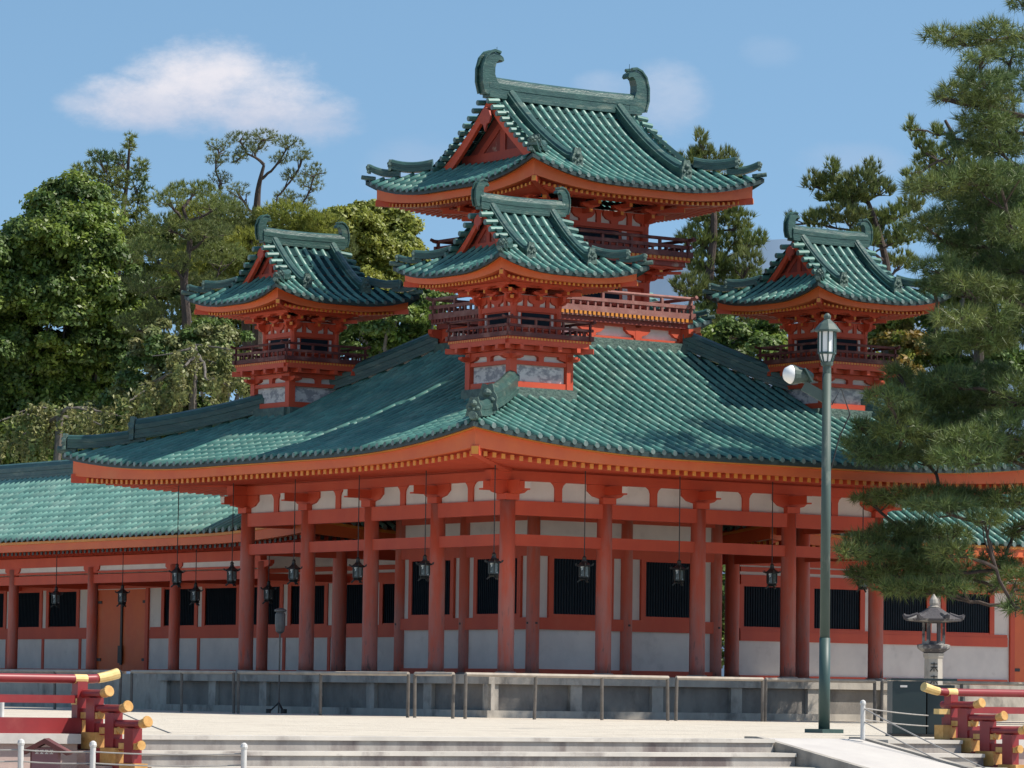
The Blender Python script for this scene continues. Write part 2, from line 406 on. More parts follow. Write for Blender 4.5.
def eaves(par, cx, cy, rx, ry, zt, lift, Lw, wall, zwall, pitch, fas=.27, urago=.1, sides=(0, 1, 2, 3), rsec=.1, tipdrop=.0, hip_beam=True):
    """boards, rafters and soffit below the tile edge. zt: tile underside at mid eave; lift(s, L); wall: half size of the wall line"""
    fa = MB(); ur = MB(); ra = MB(); tips = MB(); so = MB(); hb = MB(); hg = MB(); dk = MB()
    for k in sides:
        O, e, n, L = frame(cx, cy, rx, ry, k)
        wl = (wall[0] if k % 2 == 0 else wall[1]); wi = (ry - wall[1] if k % 2 == 0 else rx - wall[0])   # half length, inset of wall line
        def pt(t, inset, z): s = t * (L - inset); return (O[0] + e[0] * s + n[0] * inset, O[1] + e[1] * s + n[1] * inset, z)
        NS = 36; ts = [-1 + 2 * i / NS for i in range(NS + 1)]
        for mb, i0, i1, top, bot, lf_t, lf_b in ((dk, .005, .12, .055, -.055 if rsec > .08 else -.04, 1, 1), (ur, .13, .28, 0, -urago, 1, 1), (fa, .21, .40, -urago - .002, -fas - urago * .5, 1, .55)):
            V = []; Fc = []
            for t in ts:
                lf = lift(t * L, L)
                V += [pt(t, i0, zt + top + lf * lf_t), pt(t, i1, zt + top + lf * lf_t), pt(t, i1, zt + bot + lf * lf_b), pt(t, i0, zt + bot + lf * lf_b)]
            for i in range(NS):
                for j in range(4):
                    j2 = (j + 1) % 4; Fc.append((i * 4 + j, i * 4 + j2, i * 4 + 4 + j2, i * 4 + 4 + j))
            mb.add(V, Fc)
        # soffit boards
        V = []; Fc = []
        for t in ts:
            lf = lift(t * L, L)
            V += [pt(t, .36, zt - fas - urago * .5 + lf * .55), pt(t, wi, zwall + rsec * .55)]
        for i in range(NS): Fc.append((2 * i, 2 * i + 1, 2 * i + 3, 2 * i + 2))
        so.add(V, Fc)
        cnt = int(2 * (L - .3) / pitch)
        for i in range(cnt + 1):
            s = (i - cnt / 2) * pitch
            a = abs(s)
            inn = max(.4, min(wi, L - a - .02))
            if a > L - .45: continue
            zi_out = zt - fas - urago * .5 + lift(s, L) * .5 - rsec * .5 - tipdrop
            zw = zwall
            tfrac = (wi - inn) / max(wi - .36, .01)
            p0 = (O[0] + e[0] * s + n[0] * .405, O[1] + e[1] * s + n[1] * .405, zi_out)
            p1 = (O[0] + e[0] * s + n[0] * inn, O[1] + e[1] * s + n[1] * inn, zw + (zi_out - zw) * tfrac)
            ra.bar(p0, p1, rsec * .85, rsec)
            t0 = (p0[0] - n[0] * .012, p0[1] - n[1] * .012, p0[2]); t1 = (p0[0] + n[0] * .01, p0[1] + n[1] * .01, p0[2])
            tips.bar(t0, t1, rsec * .95, rsec * 1.08)
        if hip_beam:
            c0 = Vector((O[0] + e[0] * -(L - .2) + n[0] * .2, O[1] + e[1] * -(L - .2) + n[1] * .2, zt - fas - .06 + lift(L, L) * .45))
            c1 = Vector((O[0] + e[0] * -(L - wi) + n[0] * wi, O[1] + e[1] * -(L - wi) + n[1] * wi, zwall - rsec * .3))
            hb.bar(c0, c1, rsec * 1.9, rsec * 2.2)
            dd = (c0 - c1).normalized()
            hg.bar(c0 + dd * .012, c0 - dd * .02, rsec * 1.5, rsec * 1.7)
    dk.build('eave_tile_edge', Mt['edge'], par)
    so.build('soffit', Mt['verm'], par); fa.build('fascia_board', Mt['orange'], par); ur.build('ochre_eave_strip', Mt['yellow'], par)
    ra.build('rafters', Mt['verm'], par); tips.build('rafter_caps', Mt['yellow'], par)
    hb.build('hip_rafters', Mt['verm'], par); hg.build('hip_rafter_caps', Mt['yellow'], par)

def mk_lift(amt, span, powr):
    def lift(s, L):
        a = (abs(s) - (L - span)) / span
        return amt * a ** powr if a > 0 else 0.0
    return lift

# ------------------------------------------------------------------ ground
def sheet(name, pts, z, m, kind='structure', label=None, cat=None):
    o = link_mesh(name, [(x, y, z) for x, y in pts], [tuple(range(len(pts)))], m)
    return tag(o, label, cat, kind=kind)

V0 = -33.5                                  # upper edge of the terrace steps
ZL = -1.36                                  # lower court
U_L, U_R = -29.92, -17.05                     # stair flanks
sheet('sand_court', [(-600, V0), (900, V0), (900, 900), (-600, 900)], 0.0, Mt['sand'], label='pale raked sand court around the shrine hall', cat='ground')
sheet('lower_court', [(-1500, -1500), (2500, -1500), (2500, 2500), (-1500, 2500)], ZL, Mt['lower'], label='gravel court below the terrace steps', cat='ground')

def hills():
    V = []; Fc = []
    n = 60
    for i in range(n + 1):
        px = -400 + i * 33
        base = at(px, 697, 2600); 
        hgt = 236 + abs(px - 772) * .35 + 4 * math.sin(px * .13 + 2)
        hgt = min(hgt, 560 + 10 * math.sin(px * .03))
        top = at(px, hgt, 2700)
        V += [(base.x, base.y, -2), (top.x, top.y, top.z), (top.x + 500, top.y + 700, -2)]
    for i in range(n):
        Fc += [(3 * i, 3 * i + 3, 3 * i + 4, 3 * i + 1), (3 * i + 1, 3 * i + 4, 3 * i + 5, 3 * i + 2)]
    tag(link_mesh('far_hills', V, Fc, Mt['hill'], smooth=True), 'blue wooded hill far behind the trees', 'hill', kind='structure')
hills()

# ------------------------------------------------------------------ the hall
B = 2.75; S = 4 * B; CX = CY = S / 2
ZP = 0.95                                    # platform top
hall = thing('shrine_hall', (CX, CY, ZP), 'large vermilion shrine hall under sweeping green tiled roofs topped by small turrets', 'shrine hall')
Z_UB = (4.56, 4.89); Z_LB = (3.87, 4.13)

def platform():
    p = thing('stone_platform', (CX, CY, 0), 'low grey stone platform with panelled sides carrying the vermilion shrine hall', 'platform')
    a, b = -1.6, S + 1.6
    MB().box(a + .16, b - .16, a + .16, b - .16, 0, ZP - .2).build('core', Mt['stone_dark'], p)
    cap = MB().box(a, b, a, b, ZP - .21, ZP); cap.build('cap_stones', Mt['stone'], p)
    pl = MB()
    for (x0, x1, y0, y1) in ((a - .1, a + .15, a - .1, b), (a + .15, b, a - .1, a + .15)): pl.box(x0, x1, y0, y1, 0, .16)
    pl.build('base_course', Mt['stone'], p)
    ps = MB()
    k = a + .15
    while k < b:
        MB().box(a + .06, a + .159, k - .16, k + .16, .161, ZP - .211).build('pilaster', Mt['stone'], p); MB().box(k - .16, k + .16, a + .06, a + .159, .161, ZP - .211).build('pilaster', Mt['stone'], p)
        k += 2.3
    for nm, lab, box in (('stone_terrace', 'stone base under the lower tiled corridor left of the hall', (1.25, 10.2, S + 1.6, 62)), ('stone_terrace', 'stone base under the lower tiled corridor right of the hall', (S + 1.6, 62, 3.4, 10.2))):
        t = tag(MB().box(box[0], box[1], box[2], box[3], 0, ZP - .03).build(nm, Mt['stone']), lab, 'terrace')
platform()

def column(x, y, z0, z1, r, par):
    mb = MB().lathe((x, y, z0), [(r * 1.02, .07), (r, .3), (r, (z1 - z0) * .6), (r * .92, z1 - z0)], 20)
    c = mb.build('column', Mt['column'], par, smooth=False)
    for pl in c.data.polygons: pl.use_smooth = len(pl.vertices) == 4
    MB().lathe((x, y, z0), [(r * 1.45, 0), (r * 1.45, .03), (r * 1.2, .075)], 20).build('column_base', Mt['stone'], c)
    return c

ring = [(i, j) for i in range(5) for j in range(5) if i in (0, 4) or j in (0, 4)]
for i, j in ring: column(i * B, j * B, ZP, Z_UB[1], .185, hall)
for i, j in ((1, 1), (2, 1), (3, 1), (1, 2), (1, 3), (3, 2), (3, 3), (2, 3)): column(i * B, j * B, ZP, 5.3, .16, hall)

def ring_beams(z0, z1, th, ext, name, m):
    for q in (0, S):
        MB().box(-ext, S + ext, q - th / 2, q + th / 2, z0, z1).build(name, m, hall)
    for q in (0, S):
        MB().box(q - th / 2, q + th / 2, th / 2 + .002, S - th / 2 - .002, z0, z1).build(name, m, hall)
ring_beams(*Z_UB, .21, .0, 'head_beam', Mt['verm'])
ring_beams(*Z_LB, .15, .0, 'tie_beam', Mt['verm'])
ring_beams(5.34, 5.56, .27, .55, 'eave_purlin', Mt['verm'])
ring_beams(5.562, 5.80, .12, .0, 'frieze_board', Mt['verm'])

def boat_arm(mb, x, y, z, along, half, ht, th):
    """boat shaped bracket arm, widening upwards"""
    h0 = half * .3
    poly = [(-h0, 0), (h0, 0), (h0 * 1.15, ht * .22), (half * .72, ht * .34), (half * .92, ht * .55), (half, ht * .62), (half, ht), (-half, ht), (-half, ht * .62), (-half * .92, ht * .55), (-half * .72, ht * .34), (-h0 * 1.15, ht * .22)]
    e = Vector((along[0], along[1], 0))
    mb.prism(poly, (x, y, z), e, (0, 0, 1), Vector((-e.y, e.x, 0)) * th)

def strut(mb, x, y, z, along, wd, ht, th):
    """short post flaring into round corners at the top"""
    h = wd / 2
    poly = [(-h, 0), (h, 0), (h, ht * .68), (h * 1.35, ht * .86), (h * 2.1, ht), (-h * 2.1, ht), (-h * 1.35, ht * .86), (-h, ht * .68)]
    e = Vector((along[0], along[1], 0))
    mb.prism(poly, (x, y, z), e, (0, 0, 1), Vector((-e.y, e.x, 0)) * th)

for k in range(4):
    O, e, n, L = frame(CX, CY, S / 2, S / 2, k)
    def q(s, d): return (O[0] + e[0] * s + n[0] * d, O[1] + e[1] * s + n[1] * d)
    for j in range(5):
        s = -S / 2 + j * B
        if j < 4:
            x0, y0 = q(s, 0)
            c0 = q(s + .12, .0); c1 = q(s + B - .12, .0)
            MB().bar((c0[0], c0[1], 5.115), (c1[0], c1[1], 5.115), .06, .446).build('plaster_panel', Mt['white'], hall)
            mb = MB(); xm, ym = q(s + B / 2, 0); strut(mb, xm, ym, 4.892, e, .2, .446, .14); mb.build('strut', Mt['verm'], hall)
        mb = MB(); x, y = q(s, 0)
        mb.bar(q(s - .19, 0) + (4.97,), q(s + .19, 0) + (4.97,), .37, .15)
        boat_arm(mb, x, y, 4.93, e, .56, .405, .17)
        # arm reaching out under the eave, with pale end
        p0 = q(s, -.75); p1 = q(s, .35)
        mb.bar(p0 + (5.2,), p1 + (5.2,), .15, .2)
        bt = mb.build('bracket', Mt['verm'], hall)
        MB().bar(q(s, -.765) + (5.21,), q(s, -.751) + (5.21,), .16, .15).build('bracket_tip', Mt['white'], bt)

def core():
    """inner plastered room: windows, sills, white panels"""
    a, b = B, 3 * B
    for k in range(4):
        O, e, n, L = frame(CX, CY, B, B, k)
        def q(s, d, z): return (O[0] + e[0] * s + n[0] * d, O[1] + e[1] * s + n[1] * d, z)
        def hb(s0, s1, z0, z1, th, d=0): return MB().bar(q(s0, d, (z0 + z1) / 2), q(s1, d, (z0 + z1) / 2), th, z1 - z0)
        hb(-B + .1, B - .1, ZP, 5.3, .06, .03).build('wall', Mt['white'], hall)
        hb(-B, B, ZP + .002, 1.12, .17).build('ground_sill', Mt['verm'], hall)
        hb(-B, B, 2.05, 2.33, .19).build('waist_rail', Mt['verm'], hall)
        hb(-B, B, 3.78, 4.18, .19).build('lintel_rail', Mt['verm'], hall)
        hb(-B, B, 4.62, 5.3, .19).build('top_rail', Mt['verm'], hall)
        for sb in (-B / 2, B / 2):
            f = MB()
            for (s0, s1, z0, z1) in ((-.96, -.82, 2.33, 3.78), (.82, .96, 2.33, 3.78), (-.82, .82, 2.33, 2.42), (-.82, .82, 3.73, 3.78)):
                f.bar(q(sb + s0, -.01, (z0 + z1) / 2), q(sb + s1, -.01, (z0 + z1) / 2), .12, z1 - z0)
            fr = f.build('window', Mt['verm'], hall)
            g = MB().bar(q(sb - .82, -.005, 3.075), q(sb + .82, -.005, 3.075), .02, 1.31)
            g.build('pane', Mt['glass'], fr)
            lt = MB()
            for i in range(21):
                s = sb - .80 + i * .08
                lt.bar(q(s - .014, -.035, 3.075), q(s + .014, -.035, 3.075), .025, 1.31)
            lt.build('lattice', Mt['dark'], fr)
        for s in (-B, 0, B):
            mb = MB()
            for ds in (-.0,): mb.lathe(q(s + ds, -.12, 2.17), [(.05, 0), (.05, .05)], 8)
            mb.build('nail_cover', Mt['iron'], hall)
core()
# deep red ceiling over the colonnade
MB().box(.1, S - .1, .1, S - .1, 5.302, 5.36).build('ceiling', Mt['aged'], hall)

# --- main hip roof
R_E = S / 2 + 3.4
lift_main = mk_lift(.46, 6.4, 2.3)
def prof_main(d): return 5.90 + .30 * d + .0232 * d * d
def h_main(s, d):
    L = R_E
    f = max(0.0, 1 - d / 5.5) ** 1.6
    return prof_main(d) + lift_main(min(L, abs(s) + d * .9), L) * f
D_TOP = R_E - 2.15
def main_roof():
    pan, rib, disc = MB(), MB(), MB()
    for k in range(4):
        O, e, n, L = frame(CX, CY, R_E, R_E, k)
        tile_face(pan, rib, disc, O, e, n, L, lambda s: max(0, min(D_TOP, R_E - abs(s))), h_main, .31, .062, .36)
    r = pan.build('hall_roof', Mt['pan'], hall)
    rib.build('cover_tiles', Mt['tile'], r, smooth=True); disc.build('tile_ends', Mt['disc'], r)
    # hip ridges: low outer bar, then a taller one further up
    for k in range(4):
        rd = MB(); og = MB()
        O, e, n, L = frame(CX, CY, R_E, R_E, k)
        def hp(d, dz=0):
            return (O[0] - e[0] * (L - d) + n[0] * d, O[1] - e[1] * (L - d) + n[1] * d, h_main(-(L - d), d) + dz)
        far = (3.6 if k in (0, 1, 3) else 6.8)
        for d0, d1, wd, ht in ((.12, 1.5, .26, .34), (1.35, D_TOP, .34, .5)):
            N = 14
            pts = [hp(d0 + (d1 - d0) * i / N, .02 + (.10 * (1 - i / N) ** 3)) for i in range(N + 1)]
            rd.sweep(pts, ridge_profile(wd, ht))
            p = pts[0]; dd = Vector(pts[0]) - Vector(pts[1])
            ogre_tile(og, Vector(p) + Vector((dd.x, dd.y, 0)).normalized() * .08, dd, wd * 1.15, ht * 1.12)
        c = hp(.02, .05); dd = Vector((hp(0)[0] - hp(1)[0], hp(0)[1] - hp(1)[1], 0)).normalized()
        og.tube([Vector(c) - dd * .35, Vector(c) + dd * .14 + Vector((0, 0, .06))], [.11, .09], 10)
        rd.build('hip_ridge', Mt['ridge'], r); og.build('ridge_end_tile', Mt['ornament'], r)
    eaves(r, CX, CY, R_E, R_E, 5.84, lift_main, R_E, (S / 2, S / 2), 5.66, .24, fas=.24, urago=.08)
main_roof()

# --- turrets
def gable_roof(par, name, cx, cy, r, z_e, a, b, Lg, pitch, rr, tl, lift, ridge_h, ridge_w, tail, kd):
    """hip-and-gable roof, ridge along x. Lg: half length of the verge"""
    pan, rib, disc = MB(), MB(), MB()
    dg = r - Lg                                  # where hip meets verge
    def pr(d): return z_e + a * d + b * d * d
    def hg(s, d):
        f = max(0.0, 1 - d / (r * .8)) ** 1.5
        return pr(d) + lift(min(r, abs(s) + d * .9), r) * f
    for k in range(4):
        O, e, n, L = frame(cx, cy, r, r, k)
        if k % 2 == 0: dm = lambda s: (r if abs(s) <= Lg else max(0, r - abs(s)))
        else: dm = lambda s: max(0, min(dg + .32, r - abs(s)))
        tile_face(pan, rib, disc, O, e, n, L, dm, hg, pitch, rr, tl)
    rf = pan.build(name, Mt['pan'], par)
    rib.build('cover_tiles', Mt['tile'], par, smooth=True); disc.build('tile_ends', Mt['disc'], par)
    ztop = pr(r)
    # main ridge
    rd = MB(); N = 12
    pts = [(cx + (-Lg + .02 + (2 * Lg - .04) * i / N), cy, ztop - .06 + .035 * abs(2 * i / N - 1) ** 2.5) for i in range(N + 1)]
    rd.sweep(pts, ridge_profile(ridge_w, ridge_h)); rd.build('main_ridge', Mt['ridge'], par)
    # descending ridges on both long slopes, near the verge
    for sy in (-1, 1):
        for sx in (-1, 1):
            rd = MB(); og = MB()
            xx = cx + sx * (Lg - kd)
            d1 = dg * .66; pp = []
            for i in range(13):
                d = r - .08 - (r - .08 - d1) * i / 12
                pp.append((xx + sx * .0, cy + sy * (r - d), pr(d) + .01 + (.07 if i == 12 else .03 * (i / 12) ** 4)))
            rd.sweep(pp, ridge_profile(ridge_w * .95, ridge_h * .62), lat=(-sy, 0, 0))
            rd.build('descending_ridge', Mt['ridge'], par); rd = MB()
            ogre_tile(og, (pp[-1][0], pp[-1][1] + sy * .05, pp[-1][2] - .02), (0, sy), ridge_w * 1.05, ridge_h * .85)
            # hip ridges in two steps
            def hp(d, dz=0): return (cx + sx * (r - d), cy + sy * (r - d), hg(r - d, d) + dz)
            for d0, d2, wd, ht in ((.1, dg * .55, ridge_w * .7, ridge_h * .36), (dg * .42, dg * 1.05, ridge_w * .8, ridge_h * .5)):
                pts = [hp(d0 + (d2 - d0) * i / 8, .015 + .17 * (1 - i / 8) ** 2.2 * r / 3) for i in range(9)]
                rd.sweep(pts, ridge_profile(wd, ht))
                dd = Vector(pts[0]) - Vector(pts[1]); dd.z = 0; dd.normalize()
                ogre_tile(og, Vector(pts[0]) + dd * .03, dd, wd * 1.05, ht * .95)
            c = Vector(hp(.02, .03)); dd = Vector((sx, sy, 0)).normalized()
            og.tube([c - dd * .25, c + dd * .1 + Vector((0, 0, .05))], [rr * 1.15, rr], 8)
            rd.build('hip_ridge', Mt['ridge'], par); og.build('ridge_end_tile', Mt['ornament'], par)
    for sx in (-1, 1):
        ft = MB(); fish_tail(ft, (cx + sx * (Lg + .02), cy, ztop - .02 + ridge_h * .12), (-sx, 0), tail); ft.build('curled_finial', Mt['ridge'], par)
    # verge: rows of short tiles, barge boards, gable wall
    for sx in (-1, 1):
        vt = MB(); vd = MB(); bb = MB(); gw = MB(); gt = MB()
        xe = cx + sx * Lg
        for sy in (-1, 1):
            d = dg + .05
            while d < r - .12:
                c = Vector((xe + sx * .09, cy + sy * (r - d), pr(d) + rr * 1.0)); q = Vector((xe - sx * .24, c.y, c.z + .03))
                vt.tube([q, c], rr * 1.25, 8)
                vd.prism([(rr * 1.05 * math.cos(2 * math.pi * t / 8), rr * 1.05 * math.sin(2 * math.pi * t / 8)) for t in range(8)], c + Vector((sx * .004, 0, 0)), (0, 1, 0), (0, 0, 1), (.006, 0, 0))
                d += pitch * .72
            # barge board follows the slope under the tiles
            V = []; Fc = []; NN = 14
            for i in range(NN + 1):
                d = dg * .75 + (r - dg * .75) * i / NN
                y = cy + sy * (r - d); z = pr(d) - .04; wdt = .12 * r / 2 * (1 + .5 * (1 - i / NN)) + .03
                x0, x1 = xe - sx * .10, xe - sx * .19
                V += [(x0, y, z), (x1, y, z), (x1, y, z - wdt), (x0, y, z - wdt)]
            for i in range(NN):
                for j in range(4): Fc.append((i * 4 + j, i * 4 + (j + 1) % 4, i * 4 + 4 + (j + 1) % 4, i * 4 + 4 + j))
            bb.add(V, Fc)
        # recessed triangular wall with king post and tie
        xi = xe - sx * .34 * r / 2
        NN = 8; poly = []
        d0 = dg * .9
        for i in range(NN + 1):
            d = d0 + (r - d0) * i / NN; poly.append((-(r - d), pr(d) - .06))
        poly += [(-p, q) for p, q in poly[-2::-1]]
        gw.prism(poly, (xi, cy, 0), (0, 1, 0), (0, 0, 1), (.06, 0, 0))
        zb = pr(dg) + .05; hgt = ztop - zb
        gt.bar((xi - 0, cy - (r - dg) * .72, zb + hgt * .2), (xi, cy + (r - dg) * .72, zb + hgt * .2), .16, hgt * .13)
        gt.bar((xi, cy, zb + hgt * .2), (xi, cy, zb + hgt * .95), .14, .12 * r / 2, upv=(0, 1, 0))
        for sy in (-1, 1): gt.bar((xi, cy + sy * (r - dg) * .42, zb + hgt * .24), (xi, cy + sy * .06, zb + hgt * .66), .13, hgt * .09)
        # pendant board at the peak
        s = r / 3.5
        gp = [(0, .05), (.16, -.06), (.24, -.22), (.17, -.36), (.08, -.38), (0, -.56), (-.08, -.38), (-.17, -.36), (-.24, -.22), (-.16, -.06)]
        gt.prism([(p * s, q * s) for p, q in gp], (xe - sx * .01, cy, ztop - .30 * s), (0, 1, 0), (0, 0, 1), (.05, 0, 0))
        vt.build('verge_tiles', Mt['tile'], par); vd.build('verge_tile_ends', Mt['disc'], par)
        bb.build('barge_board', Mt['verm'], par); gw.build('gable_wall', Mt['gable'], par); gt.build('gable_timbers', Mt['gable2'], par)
    return rf

def square_ring(mb, cx, cy, r, z0, z1, th):
    """four butted beams around a square"""
    mb.box(cx - r, cx + r, cy - r - th / 2, cy - r + th / 2, z0, z1); mb.box(cx - r, cx + r, cy + r - th / 2, cy + r + th / 2, z0, z1)
    mb.box(cx - r - th / 2, cx - r + th / 2, cy - r + th / 2 + .002, cy + r - th / 2 - .002, z0, z1); mb.box(cx + r - th / 2, cx + r + th / 2, cy - r + th / 2 + .002, cy + r - th / 2 - .002, z0, z1)

def railing(par, cx, cy, r, z, ht, npost, m, s=.045):
    mb = MB()
    for k in range(4):
        O, e, n, L = frame(cx, cy, r, r, k)
        def q(t, d, zz): return (O[0] + e[0] * t + n[0] * d, O[1] + e[1] * t + n[1] * d, zz)
        ex = s * 3.2
        mb.tube([q(-L - ex, 0, z + ht + .03), q(-L - ex * .5, 0, z + ht), q(L + ex * .5, 0, z + ht), q(L + ex, 0, z + ht + .03)], s * .62, 8)
        for zz, sc_, x2 in ((z + ht * .58, 1.2, .5), (z + ht * .12, 2.0, .5)):
            mb.bar(q(-L - ex * x2 + k * .001, k * .002, zz + k * .0015), q(L + ex * x2, k * .002, zz + k * .0015), s * sc_, s * sc_)
        for i in range(npost):
            t = -L + 2 * L * i / npost
            mb.bar(q(t, 0, z), q(t, 0, z + ht - s * .5), s * .95, s * .95, upv=(e[0], e[1], 0))
            for u_ in (.5, 1.0, 1.5):
                t2 = t + L / npost * u_
                mb.bar(q(t2, 0, z), q(t2, 0, z + ht * .58), s * .7, s * .7, upv=(e[0], e[1], 0))
    return mb.build('railing', m, par)

def bracket_storey(par, cx, cy, r, z0, z1, sc_, reach, nmid=1):
    """corner and middle bracket sets with white rounded panels between, stepping out by reach"""
    tip = MB(); ring_b = MB()
    ht = z1 - z0
    for k in range(4):
        O, e, n, L = frame(cx, cy, r, r, k)
        def q(t, d, z): return (O[0] + e[0] * t + n[0] * d, O[1] + e[1] * t + n[1] * d, z)
        MB().bar(q(-L, .04, z0 + ht * .27), q(L, .04, z0 + ht * .27), .04, ht * .54).build('plaster_panel', Mt['white'], par)
        ts = [-L + 2 * L * i / (nmid + 1) for i in range(nmid + 2)]
        for i, t in enumerate(ts):
            x, y, z = q(t, 0, z0); br = MB()
            if i < len(ts) - 1:
                x2, y2, _ = q((t + ts[i + 1]) / 2, .0, z0); strut(br, x2, y2, z0, e, .13 * sc_, ht * .5, .09 * sc_)
            boat_arm(br, x, y, z0 + .0, e, .34 * sc_, ht * .5, .11 * sc_)
            steps = 2
            for j in range(steps):
                d1 = -reach * (j + 1) / steps
                zz = z0 + ht * (.38 + .28 * j)
                br.bar(q(t, d1, zz), q(t, .05, zz), .1 * sc_, ht * .17)
                tip.bar(q(t, d1 - .008, zz), q(t, d1 - .001, zz), .09 * sc_, ht * .13)
                boat_arm(br, *q(t, d1 + .04, zz + ht * .08), e, .26 * sc_, ht * .2, .1 * sc_)
            if i == 0:
                for j in range(2):
                    dd = reach * (j + 1) / 2; zz = z0 + ht * (.36 + .28 * j)
                    br.bar(q(-L - dd, -dd, zz), q(-L + .05, .05, zz), .11 * sc_, ht * .17)
                    tip.bar(q(-L - dd - .008, -dd - .008, zz), q(-L - dd - .001, -dd - .001, zz), .1 * sc_, ht * .14)
            br.build('bracket', Mt['verm'], par)
        ring_b.bar(q(-L - .0, -reach * .5, z1 - ht * .12), q(L + .0, -reach * .5, z1 - ht * .12), .1 * sc_, ht * .12)
        ring_b.bar(q(-L - reach, -reach, z1 - ht * .07), q(L + reach, -reach, z1 - ht * .07), .12 * sc_, ht * .13)
    ring_b.build('eave_beams', Mt['verm'], par); tip.build('bracket_tips', Mt['yellow'], par)

def storey_walls(par, cx, cy, r, z0, z1, post, win=True, panel=None, win_frac=.62):
    """corner posts, rails and a dark window or a plaster panel on each side"""
    wl, ps = MB(), MB()
    wl.box(cx - r + .02, cx + r - .02, cy - r + .02, cy + r - .02, z0, z1)
    body = wl.build('body', Mt['verm'] if win else Mt['white'], par)
    for sx in (-1, 1):
        for sy in (-1, 1): ps.lathe((cx + sx * r, cy + sy * r, z0), [(post, 0), (post, z1 - z0)], 10) if win else ps.box(cx + sx * r - post, cx + sx * r + post, cy + sy * r - post, cy + sy * r + post, z0, z1)
    ht = z1 - z0
    if win:
        square_ring(ps, cx, cy, r, z0, z0 + ht * .12, post * 1.1); square_ring(ps, cx, cy, r, z1 - ht * .16, z1 - .003, post * 1.2)
        square_ring(ps, cx, cy, r, z0 + ht * .3, z0 + ht * .42, post * 1.0)
        for k in range(4):
            g, wh = MB(), MB()
            O, e, n, L = frame(cx, cy, r, r, k)
            def q(t, d, z): return (O[0] + e[0] * t + n[0] * d, O[1] + e[1] * t + n[1] * d, z)
            zc = z0 + ht * .62; hh = ht * .36
            g.bar(q(-L * win_frac, .01, zc), q(L * win_frac, .01, zc), .03, hh)
            for t in (-L * (win_frac + .12), L * (win_frac + .12)): wh.bar(q(t - L * .05, .012, zc), q(t + L * .05, .012, zc), .03, hh)
            g.build('window', Mt['dark'], par); wh.build('white_window_strips', Mt['white'], par)
    ps.build('posts_and_rails', Mt['verm'], par)
    return body

def turret(cx, cy, label):
    """corner turret: base box, balcony, one storey and a hip-and-gable roof"""
    rb = .80
    body = MB().box(cx - rb + .03, cx + rb - .03, cy - rb + .03, cy + rb - .03, 6.7, 8.32).build('corner_turret', Mt['white'], hall, label=label)
    fr = MB()
    for sx in (-1, 1):
        for sy in (-1, 1): fr.box(cx + sx * rb - .09, cx + sx * rb + .09, cy + sy * rb - .09, cy + sy * rb + .09, 6.7, 8.318)
    square_ring(fr, cx, cy, rb, 6.7, 7.61, .14); square_ring(fr, cx, cy, rb, 8.0, 8.09, .14); square_ring(fr, cx, cy, rb, 8.22, 8.316, .14)
    for k in range(4):
        O, e, n, L = frame(cx, cy, rb, rb, k); strut(fr, O[0], O[1], 8.09, e, .14, .13, .13)
        for s in (-1, 1): boat_arm(fr, O[0] + e[0] * L * s, O[1] + e[1] * L * s, 8.09, e, .3, .14, .135)
    fr.build('base_timbers', Mt['verm'], body)
    for k in range(4):
        pn = MB()
        O, e, n, L = frame(cx, cy, rb, rb, k)
        pn.bar((O[0] - e[0] * (rb - .13) + n[0] * .02, O[1] - e[1] * (rb - .13) + n[1] * .02, 7.80), (O[0] + e[0] * (rb - .13) + n[0] * .02, O[1] + e[1] * (rb - .13) + n[1] * .02, 7.80), .03, .36)
        pn.build('base_panel', Mt['mural'], body)
    sk = MB(); square_ring(sk, cx, cy, rb + .12, 6.65, 7.47, .16); sk.build('stone_skirt', Mt['ornament'], body)
    # balcony
    bl = MB()
    r2 = 1.18
    bl.box(cx - r2, cx + r2, cy - r2, cy + r2, 8.53, 8.60)
    square_ring(bl, cx, cy, r2 - .05, 8.42, 8.528, .1); square_ring(bl, cx, cy, rb + .14, 8.32, 8.42, .12)
    for k in range(4):
        O, e, n, L = frame(cx, cy, rb, rb, k)
        for t in (-L, -L * .33, L * .33, L): bl.bar((O[0] + e[0] * t - n[0] * .42, O[1] + e[1] * t - n[1] * .42, 8.37), (O[0] + e[0] * t, O[1] + e[1] * t, 8.37), .1, .1)
        bl.bar((O[0] - e[0] * L - e[0] * .42 - n[0] * .42, O[1] - e[1] * L - e[1] * .42 - n[1] * .42, 8.37), (O[0] - e[0] * L, O[1] - e[1] * L, 8.37), .1, .12)
    bl.build('balcony', Mt['verm'], body)
    jt = MB()
    for k in range(4):
        O, e, n, L = frame(cx, cy, r2, r2, k)
        for i in range(26): 
            t = -L + 2 * L * (i + .5) / 26; jt.bar((O[0] + e[0] * t - n[0] * .006, O[1] + e[1] * t - n[1] * .006, 8.565), (O[0] + e[0] * t + n[0] * .004, O[1] + e[1] * t + n[1] * .004, 8.565), .045, .05)
    jt.build('joist_ends', Mt['yellow'], body)
    railing(body, cx, cy, 1.16, 8.605, .42, 3, Mt['aged'], .05)
    rs = .63
    storey_walls(body, cx, cy, rs, 8.6, 9.36, .075)
    bracket_storey(body, cx, cy, rs, 9.36, 9.86, .72, .38, 1)
    lf = mk_lift(.30, 1.7, 2.1)
    rf = gable_roof(body, 'turret_roof', cx, cy, 2.12, 10.05, .34, .185, 1.22, .265, .053, .26, lf, .40, .22, .58, .36)
    eaves(body, cx, cy, 2.12, 2.12, 10.00, lf, 2.12, (.95, .95), 9.90, .13, fas=.14, urago=.03, rsec=.055)
    return body
T1, T2 = .95, 10.22
turret(T1, T1, 'corner turret nearest the hall\'s front corner, with grey patterned base panels')
